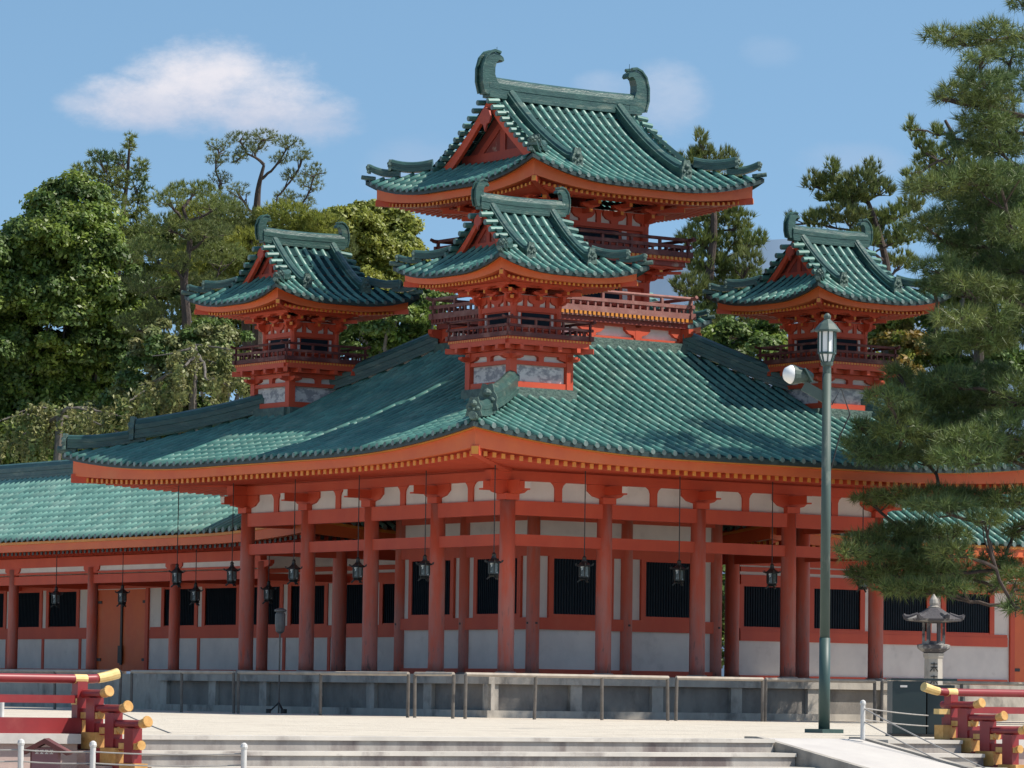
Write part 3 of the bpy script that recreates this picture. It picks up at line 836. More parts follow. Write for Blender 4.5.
turret(T1, T2, 'corner turret at the far left of the hall roof before the trees')
turret(T2, T1, 'corner turret at the right of the hall roof behind the lamp post')
turret(T2, T2, 'corner turret hidden behind the tall central tower')

def central_tower():
    cx, cy = 5.52, 5.5
    rp = 2.1
    body = MB().box(cx - rp + .03, cx + rp - .03, cy - rp + .03, cy + rp - .03, 8.3, 9.5).build('central_tower', Mt['white'], hall, label='tall central tower with two balconies and curled ridge finials')
    fr = MB()
    for k in range(4):
        O, e, n, L = frame(cx, cy, rp, rp, k)
        for i in range(4):
            t = -L + 2 * L * i / 3
            fr.bar((O[0] + e[0] * t, O[1] + e[1] * t, 8.3), (O[0] + e[0] * t, O[1] + e[1] * t, 9.48), .16, .16, upv=(e[0], e[1], 0)) if i < 3 else None
            boat_arm(fr, O[0] + e[0] * t, O[1] + e[1] * t, 9.16, e, .38, .3, .15)
    square_ring(fr, cx, cy, rp, 8.3, 9.17, .12)
    square_ring(fr, cx, cy, rp, 9.42, 9.56, .16)
    fr.build('base_timbers', Mt['verm'], body)
    sk = MB(); square_ring(sk, cx, cy, rp + .14, 8.4, 9.10, .22); sk.build('stone_skirt', Mt['ornament'], body)
    for (zf, r2, rr_, ht) in ((9.72, 2.30, 2.26, .5), (11.24, 2.24, 2.2, .42)):
        bl = MB()
        bl.box(cx - r2, cx + r2, cy - r2, cy + r2, zf - .12, zf)
        bl2 = MB(); square_ring(bl2, cx, cy, r2 - .12, zf - .24, zf - .122, .14); bl2.build('balcony_beams', Mt['gable'], body)  # dark red paints in the shade under the slab
        bl.build('balcony', Mt['aged_lit'] if zf < 10 else Mt['verm'], body)
        jt = MB()
        for k in range(4):
            O, e, n, L = frame(cx, cy, r2, r2, k)
            if k in (1, 2): continue
            if k == 3: jt.build('joist_ends', Mt['yellow'], body); jt = MB()
            for i in range(34):
                t = -L + 2 * L * (i + .5) / 34; jt.bar((O[0] + e[0] * t - n[0] * .03, O[1] + e[1] * t - n[1] * .03, zf - .045), (O[0] + e[0] * t + n[0] * .004, O[1] + e[1] * t + n[1] * .004, zf - .045), .075, .08)
        jt.build('joist_ends', Mt['gable'], body)  # left side darker than the ochre front: its shade is in the colour
        railing(body, cx, cy, rr_, zf + .005, ht, 5, Mt['aged_lit'] if zf < 10 else Mt['aged'], .07)
    storey_walls(body, cx, cy, 1.46, 9.72, 10.62, .11, win_frac=.45)
    bracket_storey(body, cx, cy, 1.46, 10.62, 11.0, 1.0, .62, 2)
    storey_walls(body, cx, cy, 1.43, 11.24, 12.0, .11, win_frac=.45)
    bracket_storey(body, cx, cy, 1.43, 12.0, 12.62, 1.0, .7, 2)
    lf = mk_lift(.46, 2.7, 2.1)
    rf = gable_roof(body, 'tower_roof', cx - .03, cy, 3.52, 12.74, .32, .094, 2.36, .265, .054, .3, lf, .53, .28, 1.0, .7)
    eaves(body, cx, cy, 3.52, 3.52, 12.67, lf, 3.52, (2.0, 2.0), 12.54, .16, fas=.19, urago=.035, rsec=.07)
central_tower()

# ------------------------------------------------------------------ covered corridors
def corridor(label, swap, col_at, wall_at, v_end, eave_at, z_eave, ridge_at, z_ridge, cols, windows, door, strips, length, see_through):
    """long tiled corridor. Local frame: a = distance inward from the court (+), b = along, away from the hall.
    swap False: a = x, b = y (left corridor); swap True: a = y, b = x"""
    def W(a, b, z): return (b, a, z) if swap else (a, b, z)
    def vec(a, b): return (b, a) if swap else (a, b)
    root = thing('covered_corridor', W(wall_at, v_end + 12, 0), label, 'corridor')
    def fix(mb):                      # mirrored frame flips the winding
        if swap: mb.f = [q[::-1] for q in mb.f]
        return mb
    def bx(mb, a0, a1, b0, b1, z0, z1):
        if swap: mb.box(b0, b1, a0, a1, z0, z1)
        else: mb.box(a0, a1, b0, b1, z0, z1)
        return mb
    zb = ZP - .03
    for b in cols: column(*W(col_at, b, 0)[:2], zb, 3.86, .15, root)
    b0, b1 = v_end + .6, v_end + 2 * length - 1
    if cols:
        bx(MB(), col_at - .06, col_at + .06, cols[0], b1, 3.42, 3.66).build('tie_beam', Mt['verm'], root)
        bx(MB(), col_at - .1, col_at + .1, cols[0], b1, 3.90, 4.16).build('eave_purlin', Mt['verm'], root)
        wp = bx(MB(), col_at - .02, col_at + .02, cols[0], b1, 3.76, 3.899); wp.build('plaster_strip', Mt['white'], root)
        br = MB()
        for b in cols:
            boat_arm(br, *W(col_at, b, 3.66), vec(0, 1), .42, .24, .13); 
            bx(br, col_at, wall_at, b - .07, b + .07, 3.38, 3.56)
        bx(br, col_at - .05, col_at + .05, cols[0], b1, 3.70, 3.757)
        br.build('bracket_arms', Mt['verm'], root)
    else:
        bx(MB(), wall_at - .1, wall_at + .1, b0, b1, 3.86, 4.3).build('eave_purlin', Mt['verm'], root)
        bx(MB(), wall_at - .9, wall_at - .76, b0, b1, 4.02, 4.16).build('outer_purlin', Mt['verm'], root)
    # wall: white dado, rails, windows
    wl = MB(); th = .05
    wn = sorted(windows)
    holes = sorted([(c - hw, c + hw) for c, hw in windows] + [(door[0], door[1])])
    bx(wl, wall_at - th, wall_at + th, b0, door[0] - .1, zb, 1.96); bx(wl, wall_at - th, wall_at + th, door[1] + .1, b1, zb, 1.96)
    bx(wl, wall_at - th, wall_at + th, b0, b1, 3.36, 4.34)
    e0 = b0
    for (h0, h1) in holes:
        if h0 > e0: bx(wl, wall_at - th + .001, wall_at + th - .001, e0, h0, 1.961, 3.359)
        e0 = max(e0, h1)
    if e0 < b1: bx(wl, wall_at - th + .001, wall_at + th - .001, e0, b1, 1.961, 3.359)
    wl.build('wall', Mt['white'], root)
    tm = MB()
    d0, d1 = door
    for (s0, s1) in ((b0, d0 - .25), (d1 + .25, b1)):
        bx(tm, wall_at - .1, wall_at + .1, s0, s1, 1.95, 2.2); bx(tm, wall_at - .085, wall_at + .085, s0, s1, 2.201, 2.27)
        bx(tm, wall_at - .1, wall_at + .1, s0, s1, zb, zb + .16)
    bx(tm, wall_at - .102, wall_at + .102, b0, b1, 3.38, 3.62)
    bx(tm, wall_at - .09, wall_at + .09, b0, b1, 3.70, 3.82)
    for i, (c, hw) in enumerate(wn):
        for s in (-1, 1):
            e = c + s * (hw + .08)
            bx(tm, wall_at - .08, wall_at + .08, e - .08, e + .08, 2.271, 3.379)
        bx(tm, wall_at - .075, wall_at + .075, c - hw - .30, c - hw - .17, zb + .161, 1.949)
    tm.build('wall_timbers', Mt['verm'], root)
    for c, hw in wn:
        f = MB()
        bx(f, wall_at - .07, wall_at + .07, c - hw, c + hw, 3.33, 3.379); bx(f, wall_at - .07, wall_at + .07, c - hw, c + hw, 2.271, 2.31)
        fr = f.build('window', Mt['verm'], root)
        lt = MB(); n = 19
        for i in range(n):
            s = c - hw + 2 * hw * (i + .5) / n; wd = .024 if see_through else .014
            bx(lt, wall_at - .03, wall_at + .02, s - wd, s + wd, 2.31, 3.33)
        lt.build('lattice', Mt['dark'], fr)
        if not see_through:
            bx(MB(), wall_at + .03, wall_at + .045, c - hw, c + hw, 2.31, 3.33).build('pane', Mt['glass'], fr)
    # double door
    dm = MB(); mid = (d0 + d1) / 2
    bx(dm, wall_at - .03, wall_at + .03, d0, mid - .012, zb + .1, 3.38); bx(dm, wall_at - .03, wall_at + .03, mid + .012, d1, zb + .1, 3.38)
    dr = dm.build('door', Mt['orange'], root)
    hm = MB()
    for b in (d0 + .12, d1 - .12):
        for z in (1.35, 3.0): bx(hm, wall_at - .055, wall_at - .031, b - .12, b + .12, z - .04, z + .04)
    bx(hm, wall_at - .07, wall_at - .031, mid - .05, mid + .05, 1.2, 3.1); bx(hm, wall_at - .1, wall_at - .071, mid - .11, mid + .11, 1.25, 1.75)
    bx(hm, wall_at - .06, wall_at - .031, d0 + .02, d0 + .09, 2.75, 3.3)
    hm.build('iron_fittings', Mt['iron'], dr)
    dp = MB()
    for e in (d0 - .08, d1 + .08): bx(dp, wall_at - .11, wall_at + .11, e - .08, e + .08, zb, 3.379)
    dp.build('door_posts', Mt['verm'], root)
    # roof: long slope, hipped end by the hall
    run = ridge_at - eave_at; bq = .012; aq = (z_ridge - z_eave - bq * run * run) / run
    lf = mk_lift(.34, 5, 2.2)
    Lh = length
    def pr(d): return z_eave + aq * d + bq * d * d
    cb, ca = v_end + Lh, ridge_at
    pan, rib, disc = MB(), MB(), MB()
    def hg(s, d): return pr(d) + (lf(min(Lh, -s + d), Lh) if s < 0 else 0) * max(0, 1 - d / 3.0) ** 1.5
    # court slope; s runs along b, the hipped end at s = -Lh
    def face(a_sign):
        O = W(ridge_at - a_sign * run, cb, 0); e = vec(0, 1); n = vec(a_sign, 0)
        tile_face(pan, rib, disc, O, e, n, Lh, lambda s: max(0, min(run, Lh + s)), hg, .31, .07, .36)
    face(1); 
    O = W(ridge_at, v_end, 0); e = vec(1, 0); n = vec(0, 1)
    def hg2(s, d): return pr(d) + lf(-min(run, abs(s) + d), run) * max(0, 1 - d / 3.0) ** 1.5
    tile_face(pan, rib, disc, O, e, n, run, lambda s: max(0, min(run * .62, run - abs(s))), hg2, .31, .07, .36)
    O = W(ridge_at + run, cb, 0); n = vec(-1, 0); e = vec(0, 1)
    bk = MB(); NN = 6
    for i in range(NN):
        da, db = run * i / NN, run * (i + 1) / NN
        bk.add([W(ridge_at + run - da, v_end + da, pr(da)), W(ridge_at + run - da, v_end + 2 * Lh, pr(da)), W(ridge_at + run - db, v_end + 2 * Lh, pr(db)), W(ridge_at + run - db, v_end + db, pr(db))], [(0, 1, 2, 3)])
    rf = pan.build('corridor_roof', Mt['pan'], root)
    rib.build('cover_tiles', Mt['tile_lit' if cols else 'tile'], rf, smooth=True); disc.build('tile_ends', Mt['disc'], rf); bk.build('rear_slope', Mt['tile'], rf)
    rd = MB()
    rd.sweep([W(ridge_at, v_end + run * .98 + (Lh * 2 - run) * i / 6, z_ridge - .05) for i in range(7)], ridge_profile(.36, .5))
    pts = [W(eave_at + .1 + (run * .6) * i / 8, v_end + .1 + (run * .6) * i / 8, hg(-Lh + .1 + run * .6 * i / 8, .1 + run * .6 * i / 8) + .02) for i in range(9)]
    rd.sweep(pts, ridge_profile(.3, .36))
    rd.build('ridges', Mt['ridge'], rf)
    # eave boards and rafters of the court side
    fa, ur, ra, tp, so = MB(), MB(), MB(), MB(), MB()
    zt = z_eave - .06
    N = 60; V1 = []; V2 = []; Fc = []
    for i in range(N + 1):
        u_ = (i / N) ** 2; b = v_end + .1 + (2 * Lh - .1) * u_
        l = lf(max(-Lh, b - cb), Lh) if b < cb else 0
        V1 += [W(eave_at + .06, b, zt + l), W(eave_at + .2, b, zt + l), W(eave_at + .2, b, zt + l - .07), W(eave_at + .06, b, zt + l - .07)]
        V2 += [W(eave_at + .1, b, zt + l - .072), W(eave_at + .3, b, zt + l - .072), W(eave_at + .3, b, zt + l * .6 - .27), W(eave_at + .1, b, zt + l * .6 - .27)]
    for i in range(N):
        for j in range(4): Fc.append((i * 4 + j, i * 4 + (j + 1) % 4, i * 4 + 4 + (j + 1) % 4, i * 4 + 4 + j))
    ur.add(V1, Fc); fa.add(V2, Fc)
    # same boards across the hipped end
    V1 = []; V2 = []; Fc = []
    for i in range(25):
        t = -1 + 2 * i / 24
        l = lf(-abs(t) * run, run)
        def E(ins, z): return W(ridge_at + t * (run - ins), v_end + ins, z)
        V1 += [E(.06, zt + l), E(.2, zt + l), E(.2, zt + l - .07), E(.06, zt + l - .07)]
        V2 += [E(.1, zt + l - .072), E(.3, zt + l - .072), E(.3, zt + l * .6 - .27), E(.1, zt + l * .6 - .27)]
    for i in range(24):
        for j in range(4): Fc.append((i * 4 + j, i * 4 + (j + 1) % 4, i * 4 + 4 + (j + 1) % 4, i * 4 + 4 + j))
    ur.add(V1, Fc); fa.add(V2, Fc)
    inner = (col_at if cols else wall_at)
    nr = int((2 * Lh - 1) / .24)
    for i in range(min(nr, 170)):
        b = v_end + .5 + i * .24
        l = lf(max(-Lh, b - cb), Lh) if b < cb else 0
        z0 = zt + l * .55 - .30; z1 = 4.22 if cols else 4.36
        ra.bar(W(eave_at + .33, b, z0), W(inner + .2, b, z1), .09, .1)
        tp.bar(W(eave_at + .318, b, z0), W(eave_at + .34, b, z0), .1, .115)
    for i in range(int(2 * run / .24) - 2):
        t = -run + .36 + i * .24; l = lf(-abs(t), run); z0 = zt + l * .55 - .30
        ra.bar(W(ridge_at + t, v_end + .33, z0), W(ridge_at + t, v_end + min(1.8, run - abs(t) + .3), z0 + .12), .09, .1)
        tp.bar(W(ridge_at + t, v_end + .318, z0), W(ridge_at + t, v_end + .34, z0), .1, .115)
    sV = []
    for b in (v_end + .3, v_end + 2 * Lh): sV += [W(eave_at + .28, b, zt - .24), W(inner + .25, b, (4.28 if cols else 4.42)), W(2 * ridge_at - inner, b, 4.3), W(ridge_at + run, b, zt - .24)]
    so.add(sV, [(0, 1, 5, 4), (1, 2, 6, 5), (2, 3, 7, 6)])
    so.build('soffit', Mt['verm'], rf); ur.build('ochre_eave_strip', Mt['yellow'], rf); fa.build('fascia_board', Mt['orange'], rf)
    ra.build('rafters', Mt['verm'], rf); tp.build('rafter_caps', Mt['metal'] if cols else Mt['yellow'], rf)
    # columns along the far side carry the roof
    for i in range(8):
        b = v_end + 4.4 * (i + 1)
        if see_through or True: MB().lathe(W(2 * ridge_at - eave_at - 1.6, b, zb), [(.15, 0), (.15, 4.4 - zb)], 12).build('rear_column', Mt['column'], root)

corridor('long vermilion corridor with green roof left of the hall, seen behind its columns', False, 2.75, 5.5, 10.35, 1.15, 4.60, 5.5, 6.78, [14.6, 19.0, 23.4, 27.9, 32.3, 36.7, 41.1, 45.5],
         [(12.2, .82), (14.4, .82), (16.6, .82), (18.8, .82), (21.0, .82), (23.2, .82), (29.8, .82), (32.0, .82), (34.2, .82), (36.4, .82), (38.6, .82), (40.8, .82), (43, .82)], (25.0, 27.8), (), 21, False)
corridor('vermilion corridor with lattice windows right of the hall, half hidden by the pine', True, 2.75, 5.5, 10.6, 3.55, 4.60, 7.0, 6.5, [],
         [(12.1, .78), (14.42, .78), (16.72, .78), (18.95, .78), (26.5, .78), (28.7, .78)], (20.6, 23.4), (), 20, True)

# ------------------------------------------------------------------ hanging lanterns
def hanging_lantern(loc, rod, label):
    x, y, z = loc                                         # z: bottom
    t = thing('hanging_lantern', loc, label, 'lantern', 'bronze lanterns hung under the eaves')
    MB().lathe((x, y, z), [(.10, 0), (.13, .03), (.10, .05), (.125, .055), (.125, .08)], 6).build('base', Mt['metal'], t)
    fr = MB()
    for k in range(6):
        a = math.pi * k / 3
        fr.bar((x + .12 * math.cos(a), y + .12 * math.sin(a), z + .08), (x + .12 * math.cos(a), y + .12 * math.sin(a), z + .30), .022, .022, upv=(1, 0, 0))
    for k in range(3):
        a = 2 * math.pi * k / 3 + .3
        fr.tube([(x + .08 * math.cos(a), y + .08 * math.sin(a), z + .01), (x + .15 * math.cos(a), y + .15 * math.sin(a), z - .05)], .02, 6)
    fr.build('frame', Mt['metal'], t)
    MB().lathe((x, y, z), [(.105, .08), (.105, .30)], 6).build('panes', Mt['lampglass'] if rnd.random() < .0 else Mt['pane_l'], t)
    rf = MB().lathe((x, y, z), [(.13, .30), (.185, .305), (.17, .335), (.10, .38), (.06, .42), (.045, .47), (.055, .5), (.02, .54)], 6).build('roof', Mt['metal'], t)
    cu = MB()
    for k in range(6):
        a = math.pi * k / 3
        cu.tube([(x + .15 * math.cos(a), y + .15 * math.sin(a), z + .33), (x + .21 * math.cos(a), y + .21 * math.sin(a), z + .33), (x + .225 * math.cos(a), y + .225 * math.sin(a), z + .37)], .014, 5)
    cu.build('roof_curls', Mt['metal'], rf)
    MB().tube([(x, y, z + .53), (x, y, z + .53 + rod)], .013, 6).build('rod', Mt['iron'], t)
Mt['pane_l'] = mat('lantern_mesh_pane', (.12, .15, .145), (.05, .065, .065), 9, .2, c3=(.7, .74, .72), scale3=6, lo3=.52, hi3=.6)
e_l = ['first', 'second', 'third', 'fourth', 'fifth', 'sixth']
names = ['hanging lantern under the hall eave just left of the front corner column', 'hanging lantern left of the second column from the front corner, left facade',
         'hanging lantern left of the middle column of the hall\'s left facade', 'hanging lantern left of the fourth column of the left facade',
         'hanging lantern just left of the last column of the left facade', 'hanging lantern at the left tip of the hall eave, before the corridor column']
for y, nm in zip((-1.39, 1.29, 4.02, 6.76, 9.53, 12.1), names): hanging_lantern((-1.36, y, 3.10), 1.98, nm)
for x, nm in zip((1.16, 3.87, 6.62, 9.4), ('hanging lantern over the first window right of the front corner column', 'hanging lantern over the second window of the right facade',
                                       'hanging lantern by the third column right of the front corner, before lattice window', 'hanging lantern at the right end of the right facade, among pine branches')):
    hanging_lantern((x, -1.36, 3.10), 1.98, nm)
for y, nm in zip((24.03, 20.41, 16.63, 13.07), ('corridor lantern before the dark window at the far left edge', 'corridor lantern hanging before the red double door',
                                              'corridor lantern hanging between the two columns right of the red door', 'corridor lantern hanging behind the hall\'s leftmost columns')):
    hanging_lantern((1.95, y, 2.78), .95, nm)

# ------------------------------------------------------------------ terrace steps, ramp, low walls
def terrace():
    n = 8; rise = -ZL / n; run = .43
    st = MB(); ns = MB(); st2 = MB(); ns2 = MB()
    ur = -20.25                              # right end of the main flight (the ramp)
    for k in range(n):
        y1 = V0 - run * k; y0 = V0 - run * (k + 1)
        st.box(U_L, ur, y0 + .02, y1 + .02, ZL - .2, -rise * k - .045)
        ns.box(U_L, ur, y0 - .01, y1 + .019, -rise * k - .044, -rise * k + .004)
    # nosing stones a little proud
    s = st.build('terrace_steps', Mt['step']); ns.build('step_edges', Mt['nosing'], s); tag(s, 'wide flight of worn grey stone steps rising to the sand court', 'steps')
    for k in range(n):
        y1 = V0 - run * k; y0 = V0 - run * (k + 1)
        st2.box(-18.35, U_R, y0 + .02, y1 + .02, ZL - .2, -rise * k - .045)
        ns2.box(-18.35, U_R, y0 - .01, y1 + .019, -rise * k - .044, -rise * k + .004)
    s2 = st2.build('terrace_steps', Mt['step']); ns2.build('step_edges', Mt['nosing'], s2); tag(s2, 'narrow flight of stone steps right of the pale ramp', 'steps')
    r = thing('stone_ramp', (-19.3, V0 - 1.5, ZL), 'smooth pale stone ramp descending beside the steps', 'ramp')
    yb = V0 - 8.0
    poly = [(V0 + .3, .006), (V0 - .05, .006), (yb, ZL + .02), (yb, ZL - .2), (V0 + .3, ZL - .2)]
    MB().prism(poly, (-19.3, 0, 0), (0, 1, 0), (0, 0, 1), (1.6, 0, 0)).build('slope', Mt['ramp'], r)
    for x in (-20.18, -18.42):
        p2 = [(V0 + .2, .03), (V0 - .05, .03), (yb, ZL + .05), (yb, ZL - .2), (V0 + .2, ZL - .2)]
        MB().prism(p2, (x, 0, 0), (0, 1, 0), (0, 0, 1), (.10, 0, 0)).build('kerb', Mt['stone'], r)
    for nm, x0, x1, lab in (('terrace_wall', -140, U_L - .35, 'pinkish stone retaining wall under the left red railing'), ('terrace_wall', U_R + .35, 140, 'stone retaining wall under the right red railing')):
        t = thing(nm, ((x0 + x1) / 2, V0, 0), lab, 'wall')
        MB().box(x0, x1, V0 - .25, V0 + .3, ZL - .1, -.10).build('wall', Mt['pinkstone'], t)
        MB().box(x0, x1, V0 - .33, V0 + .3, -.098, .012).build('coping', Mt['ramp'], t)
    for i, (x, lab) in enumerate(((U_L - .17, 'sloping side stone under the left stepped railing'), (U_R + .17, 'sloping side stone under the right stepped railing'))):
        p2 = [(V0 + .3, .014), (V0 - .02, .014), (V0 - .02, -.168)]
        for k in range(1, 7): p2 += [(V0 - .43 * k, -.165 * k - .004), (V0 - .43 * k - .02, -.165 * (k + 1) - .004)]
        p2 += [(p2[-1][0], ZL - .1), (V0 + .3, ZL - .1)]
        tag(MB().prism(p2, (x, 0, 0), (0, 1, 0), (0, 0, 1), (.36, 0, 0)).build('side_stone', Mt['pinkstone']), lab, 'stone')
terrace()

def koran(side):
    """red lacquered railing with gilded ends: level along the terrace edge, then stepping down beside the stairs"""
    x = (U_L - .17) if side < 0 else (U_R + .17)
    lab = ('red lacquered railing with gilded ends at the lower left, stepping down beside the stairs' if side < 0 else 'red lacquered railing with gilded ends at the lower right, half before the dark cabinet')
    t = thing('red_railing', (x, V0, 0), lab, 'railing', None)
    out = side                                   # along the terrace, away from the stairs
    def along(q, z): return (x + out * q, V0, z)
    FAR = 40
    def lvl(z, h): return z + h
    # level part along the terrace edge
    MB().tube([along(-.24, .645), along(-.16, .635), along(-.05, .63), along(FAR, .63)], [.05, .052, .052, .052], 12).build('hand_rail', Mt['darkred'], t, smooth=True)
    MB().tube([along(-.47, .70), along(-.38, .675), along(-.28, .652), along(-.21, .64)], [.063, .060, .058, .056], 12).build('gilded_end', Mt['pale'], t)
    MB().bar(along(-.05, .40), along(FAR, .40), .085, .09).build('middle_rail', Mt['darkred'], t)
    MB().bar(along(-.05, .10), along(FAR, .10), .16, .18).build('bottom_rail', Mt['darkred'], t)
    MB().bar(along(-.20, .102), along(.03, .102), .172, .19).build('gilded_end', Mt['gold'], t)
    g = MB(); g.bar(along(-.24, .375), along(.10, .375), .11, .07); g.build('gilded_end', Mt['pale'], t)
    for i in range(18):
        q = .02 + i * 2.1
        bd = MB(); po = MB().bar(along(q, .0), along(q, .6), .13, .13, upv=(0, 1, 0)).build('post', Mt['darkred'], t)
        bd.tube([along(q - .08, .63), along(q + .08, .63)], .0545, 12)
        if i: bd.bar(along(q - .1, .40), along(q + .1, .40), .1, .10)
        bd.build('gilded_band', Mt['pale'], po)
    # stepped part
    for k in range(1, 4):
        z = -.165 * k; y = V0 - .43 * (k - 1)
        def d(q, h, dx=0): return (x + dx, y - q, z + h)
        r = MB().tube([d(-.15, .63), d(.42, .63), d(.54, .642)], .048, 12).build('stepped_rail', Mt['darkred'], t)
        MB().tube([d(.50, .638), d(.54, .642), d(.59, .655), d(.62, .663), d(.63, .665)], [.051, .053, .058, .067, .058], 14).build('gilded_knob', Mt['gold'], r)
        MB().bar(d(-.12, .40), d(.30, .40), .08, .13).build('middle_piece', Mt['darkred'], r)
        g = MB(); g.bar(d(.08, .385), d(.46, .385), .1, .07); g.tube([d(.44, .395), d(.50, .40)], [.045, .055], 10); g.build('gilded_cap', Mt['gold'], r)
        MB().bar(d(-.2, .10), d(.35, .10), .15, .18).build('bottom_piece', Mt['darkred'], r)
        g = MB(); g.bar(d(.16, .102), d(.50, .102), .165, .19); g.build('gilded_block', Mt['gold'], r)
        p = MB(); p.bar(d(.31, .0), d(.31, .585), .12, .19, upv=(0, 1, 0)); p.build('post', Mt['darkred'], r)
koran(-1); koran(1)

# ------------------------------------------------------------------ pole fences before the platform
def pole_fence(p, q, nin, label, lean=0.0):
    p = Vector(p); q = Vector(q)
    t = thing('pole_fence', tuple(p), label, 'fence', 'low pole fences before the platform')
    d = (q - p); n = max(2, nin + 2); H = .92
    MB().tube([p + Vector((0, 0, H)), q + Vector((0, 0, H))], .042, 8).build('top_pole', Mt['rail'], t)
    for i in range(n):
        b = p + d * (i / (n - 1))
        l = Vector((lean * (1 if i else -1) * rnd.uniform(.5, 1.2), .02, 0))
        MB().tube([b, b + l * .0 + Vector((rnd.uniform(-.03, .03), 0, H - .01))], .036, 8).build('post', Mt['post'], t)
pole_fence((-5.0, 27.0, 0), (-5.0, 8.55, 0), 5, 'long pole fence section behind the left red railing')
pole_fence((-5.0, 8.02, 0), (-5.0, 3.48, 0), 1, 'pole fence section before the corridor door and first hall column')
pole_fence((-4.98, 3.33, 0), (-5.02, -3.46, 0), 1, 'longer pole fence section before the hall\'s left facade')
pole_fence((-4.95, -3.62, 0), (-5.08, -5.2, 0), 0, 'short pole fence section just left of the front corner column')
pole_fence((-4.98, -5.5, 0), (.34, -5.5, 0), 2, 'pole fence section before the first two windows of the right facade')
pole_fence((.56, -5.5, 0), (2.92, -5.55, 0), 0, 'short pole fence section just left of the lamp post')
pole_fence((3.04, -5.5, 0), (6.2, -5.5, 0), 1, 'pole fence section behind the lamp post and dark cabinet')
pole_fence((6.4, -5.5, 0), (16, -5.5, 0), 3, 'pole fence section right of the dark cabinet, behind the right red railing')

# ------------------------------------------------------------------ lamp post with floodlight
def lamp_post(x, y):
    t = thing('lamp_post', (x, y, 0), 'tall dark green lamp post with octagonal white lantern head and a floodlight arm', 'lamp post')
    MB().box(x - .21, x + .21, y - .21, y + .21, 0, .06).build('base_plate', Mt['verd_dark'], t)
    MB().tube([(x, y, .05), (x, y, 1.45)], [.088, .084], 16).build('lower_pole', Mt['verd_dark'], t, smooth=True)
    MB().tube([(x, y, 1.45), (x, y, 5.5)], [.077, .068], 16).build('upper_pole', Mt['verdigris'], t, smooth=True)
    z = 5.49; q_ = .76
    hd = MB().lathe((x, y, z), [(a_ * q_, b_ * q_) for a_, b_ in [(.085, 0), (.085, .16), (.12, .18), (.13, .24), (.10, .26)]], 8).build('lantern_head', Mt['verdigris'], t)
    MB().lathe((x, y, z), [(a_ * q_, b_ * q_) for a_, b_ in [(.10, .245), (.155, .40), (.155, .41), (.165, .42), (.165, .86)]], 8, rot=.2).build('glass', Mt['lampglass'], hd)
    fr = MB()
    for k in range(8):
        a = math.pi / 4 * k + .2
        fr.bar((x + .172 * q_ * math.cos(a), y + .172 * q_ * math.sin(a), z + .42 * q_), (x + .172 * q_ * math.cos(a), y + .172 * q_ * math.sin(a), z + .87 * q_), .02, .03, upv=(math.cos(a), math.sin(a), 0))
        fr.bar((x + .11 * q_ * math.cos(a), y + .11 * q_ * math.sin(a), z + .25 * q_), (x + .165 * q_ * math.cos(a), y + .165 * q_ * math.sin(a), z + .42 * q_), .02, .022, upv=(math.cos(a), math.sin(a), 0))
    fr.lathe((x, y, z), [(a_ * q_, b_ * q_) for a_, b_ in [(.17, .405), (.19, .41), (.19, .445), (.17, .45)]], 8, rot=.2)
    fr.build('frame_bars', Mt['verd_dark'], hd)
    MB().lathe((x, y, z), [(a_ * q_, b_ * q_) for a_, b_ in [(.20, .86), (.265, .865), (.265, .90), (.17, 1.02), (.08, 1.10), (.06, 1.12), (.075, 1.15), (.075, 1.19), (.03, 1.24)]], 8, rot=.2).build('cap', Mt['verdigris'], hd)
    # floodlight on a bracket, facing left
    L = -rt; zf = 5.33
    b = Vector((x, y, zf))
    MB().bar(b + Vector((0, 0, -.22)), b + L * .36 + Vector((0, 0, -.02)), .05, .16).build('bracket_arm', Mt['verdigris'], t)
    aim = (L * .9 + Vector((fw.x, fw.y, 0)) * -.35 + Vector((0, 0, .04))).normalized()
    c = b + L * .42 + Vector((0, 0, .14))
    fl = MB().tube([c - aim * .22, c - aim * .12, c + aim * .12, c + aim * .14], [.05, .10, .155, .155], 16).build('floodlight', Mt['verdigris'], t, smooth=False)
    MB().tube([c + aim * .141, c + aim * .16, c + aim * .24, c + aim * .275], [.148, .145, .10, .02], 16).build('lens', Mt['lampglass'], fl, smooth=True)
    MB().bar(c - aim * .15 + Vector((0, 0, -.1)), c - aim * .02 + Vector((0, 0, .1)), .33, .02).build('yoke', Mt['verd_dark'], fl)
    MB().tube([(x + .06, y - .05, 5.02), b + rt * .22 + Vector((0, 0, -.05)), b + rt * .36 + Vector((0, 0, -.45)), b + rt * .2 + Vector((0, 0, -.8)), (x + .06, y - .03, 4.0), (x + .07, y - .03, 3.0)], .012, 6).build('cable', Mt['iron'], t)
lamp_post(-13.04, -26.41)

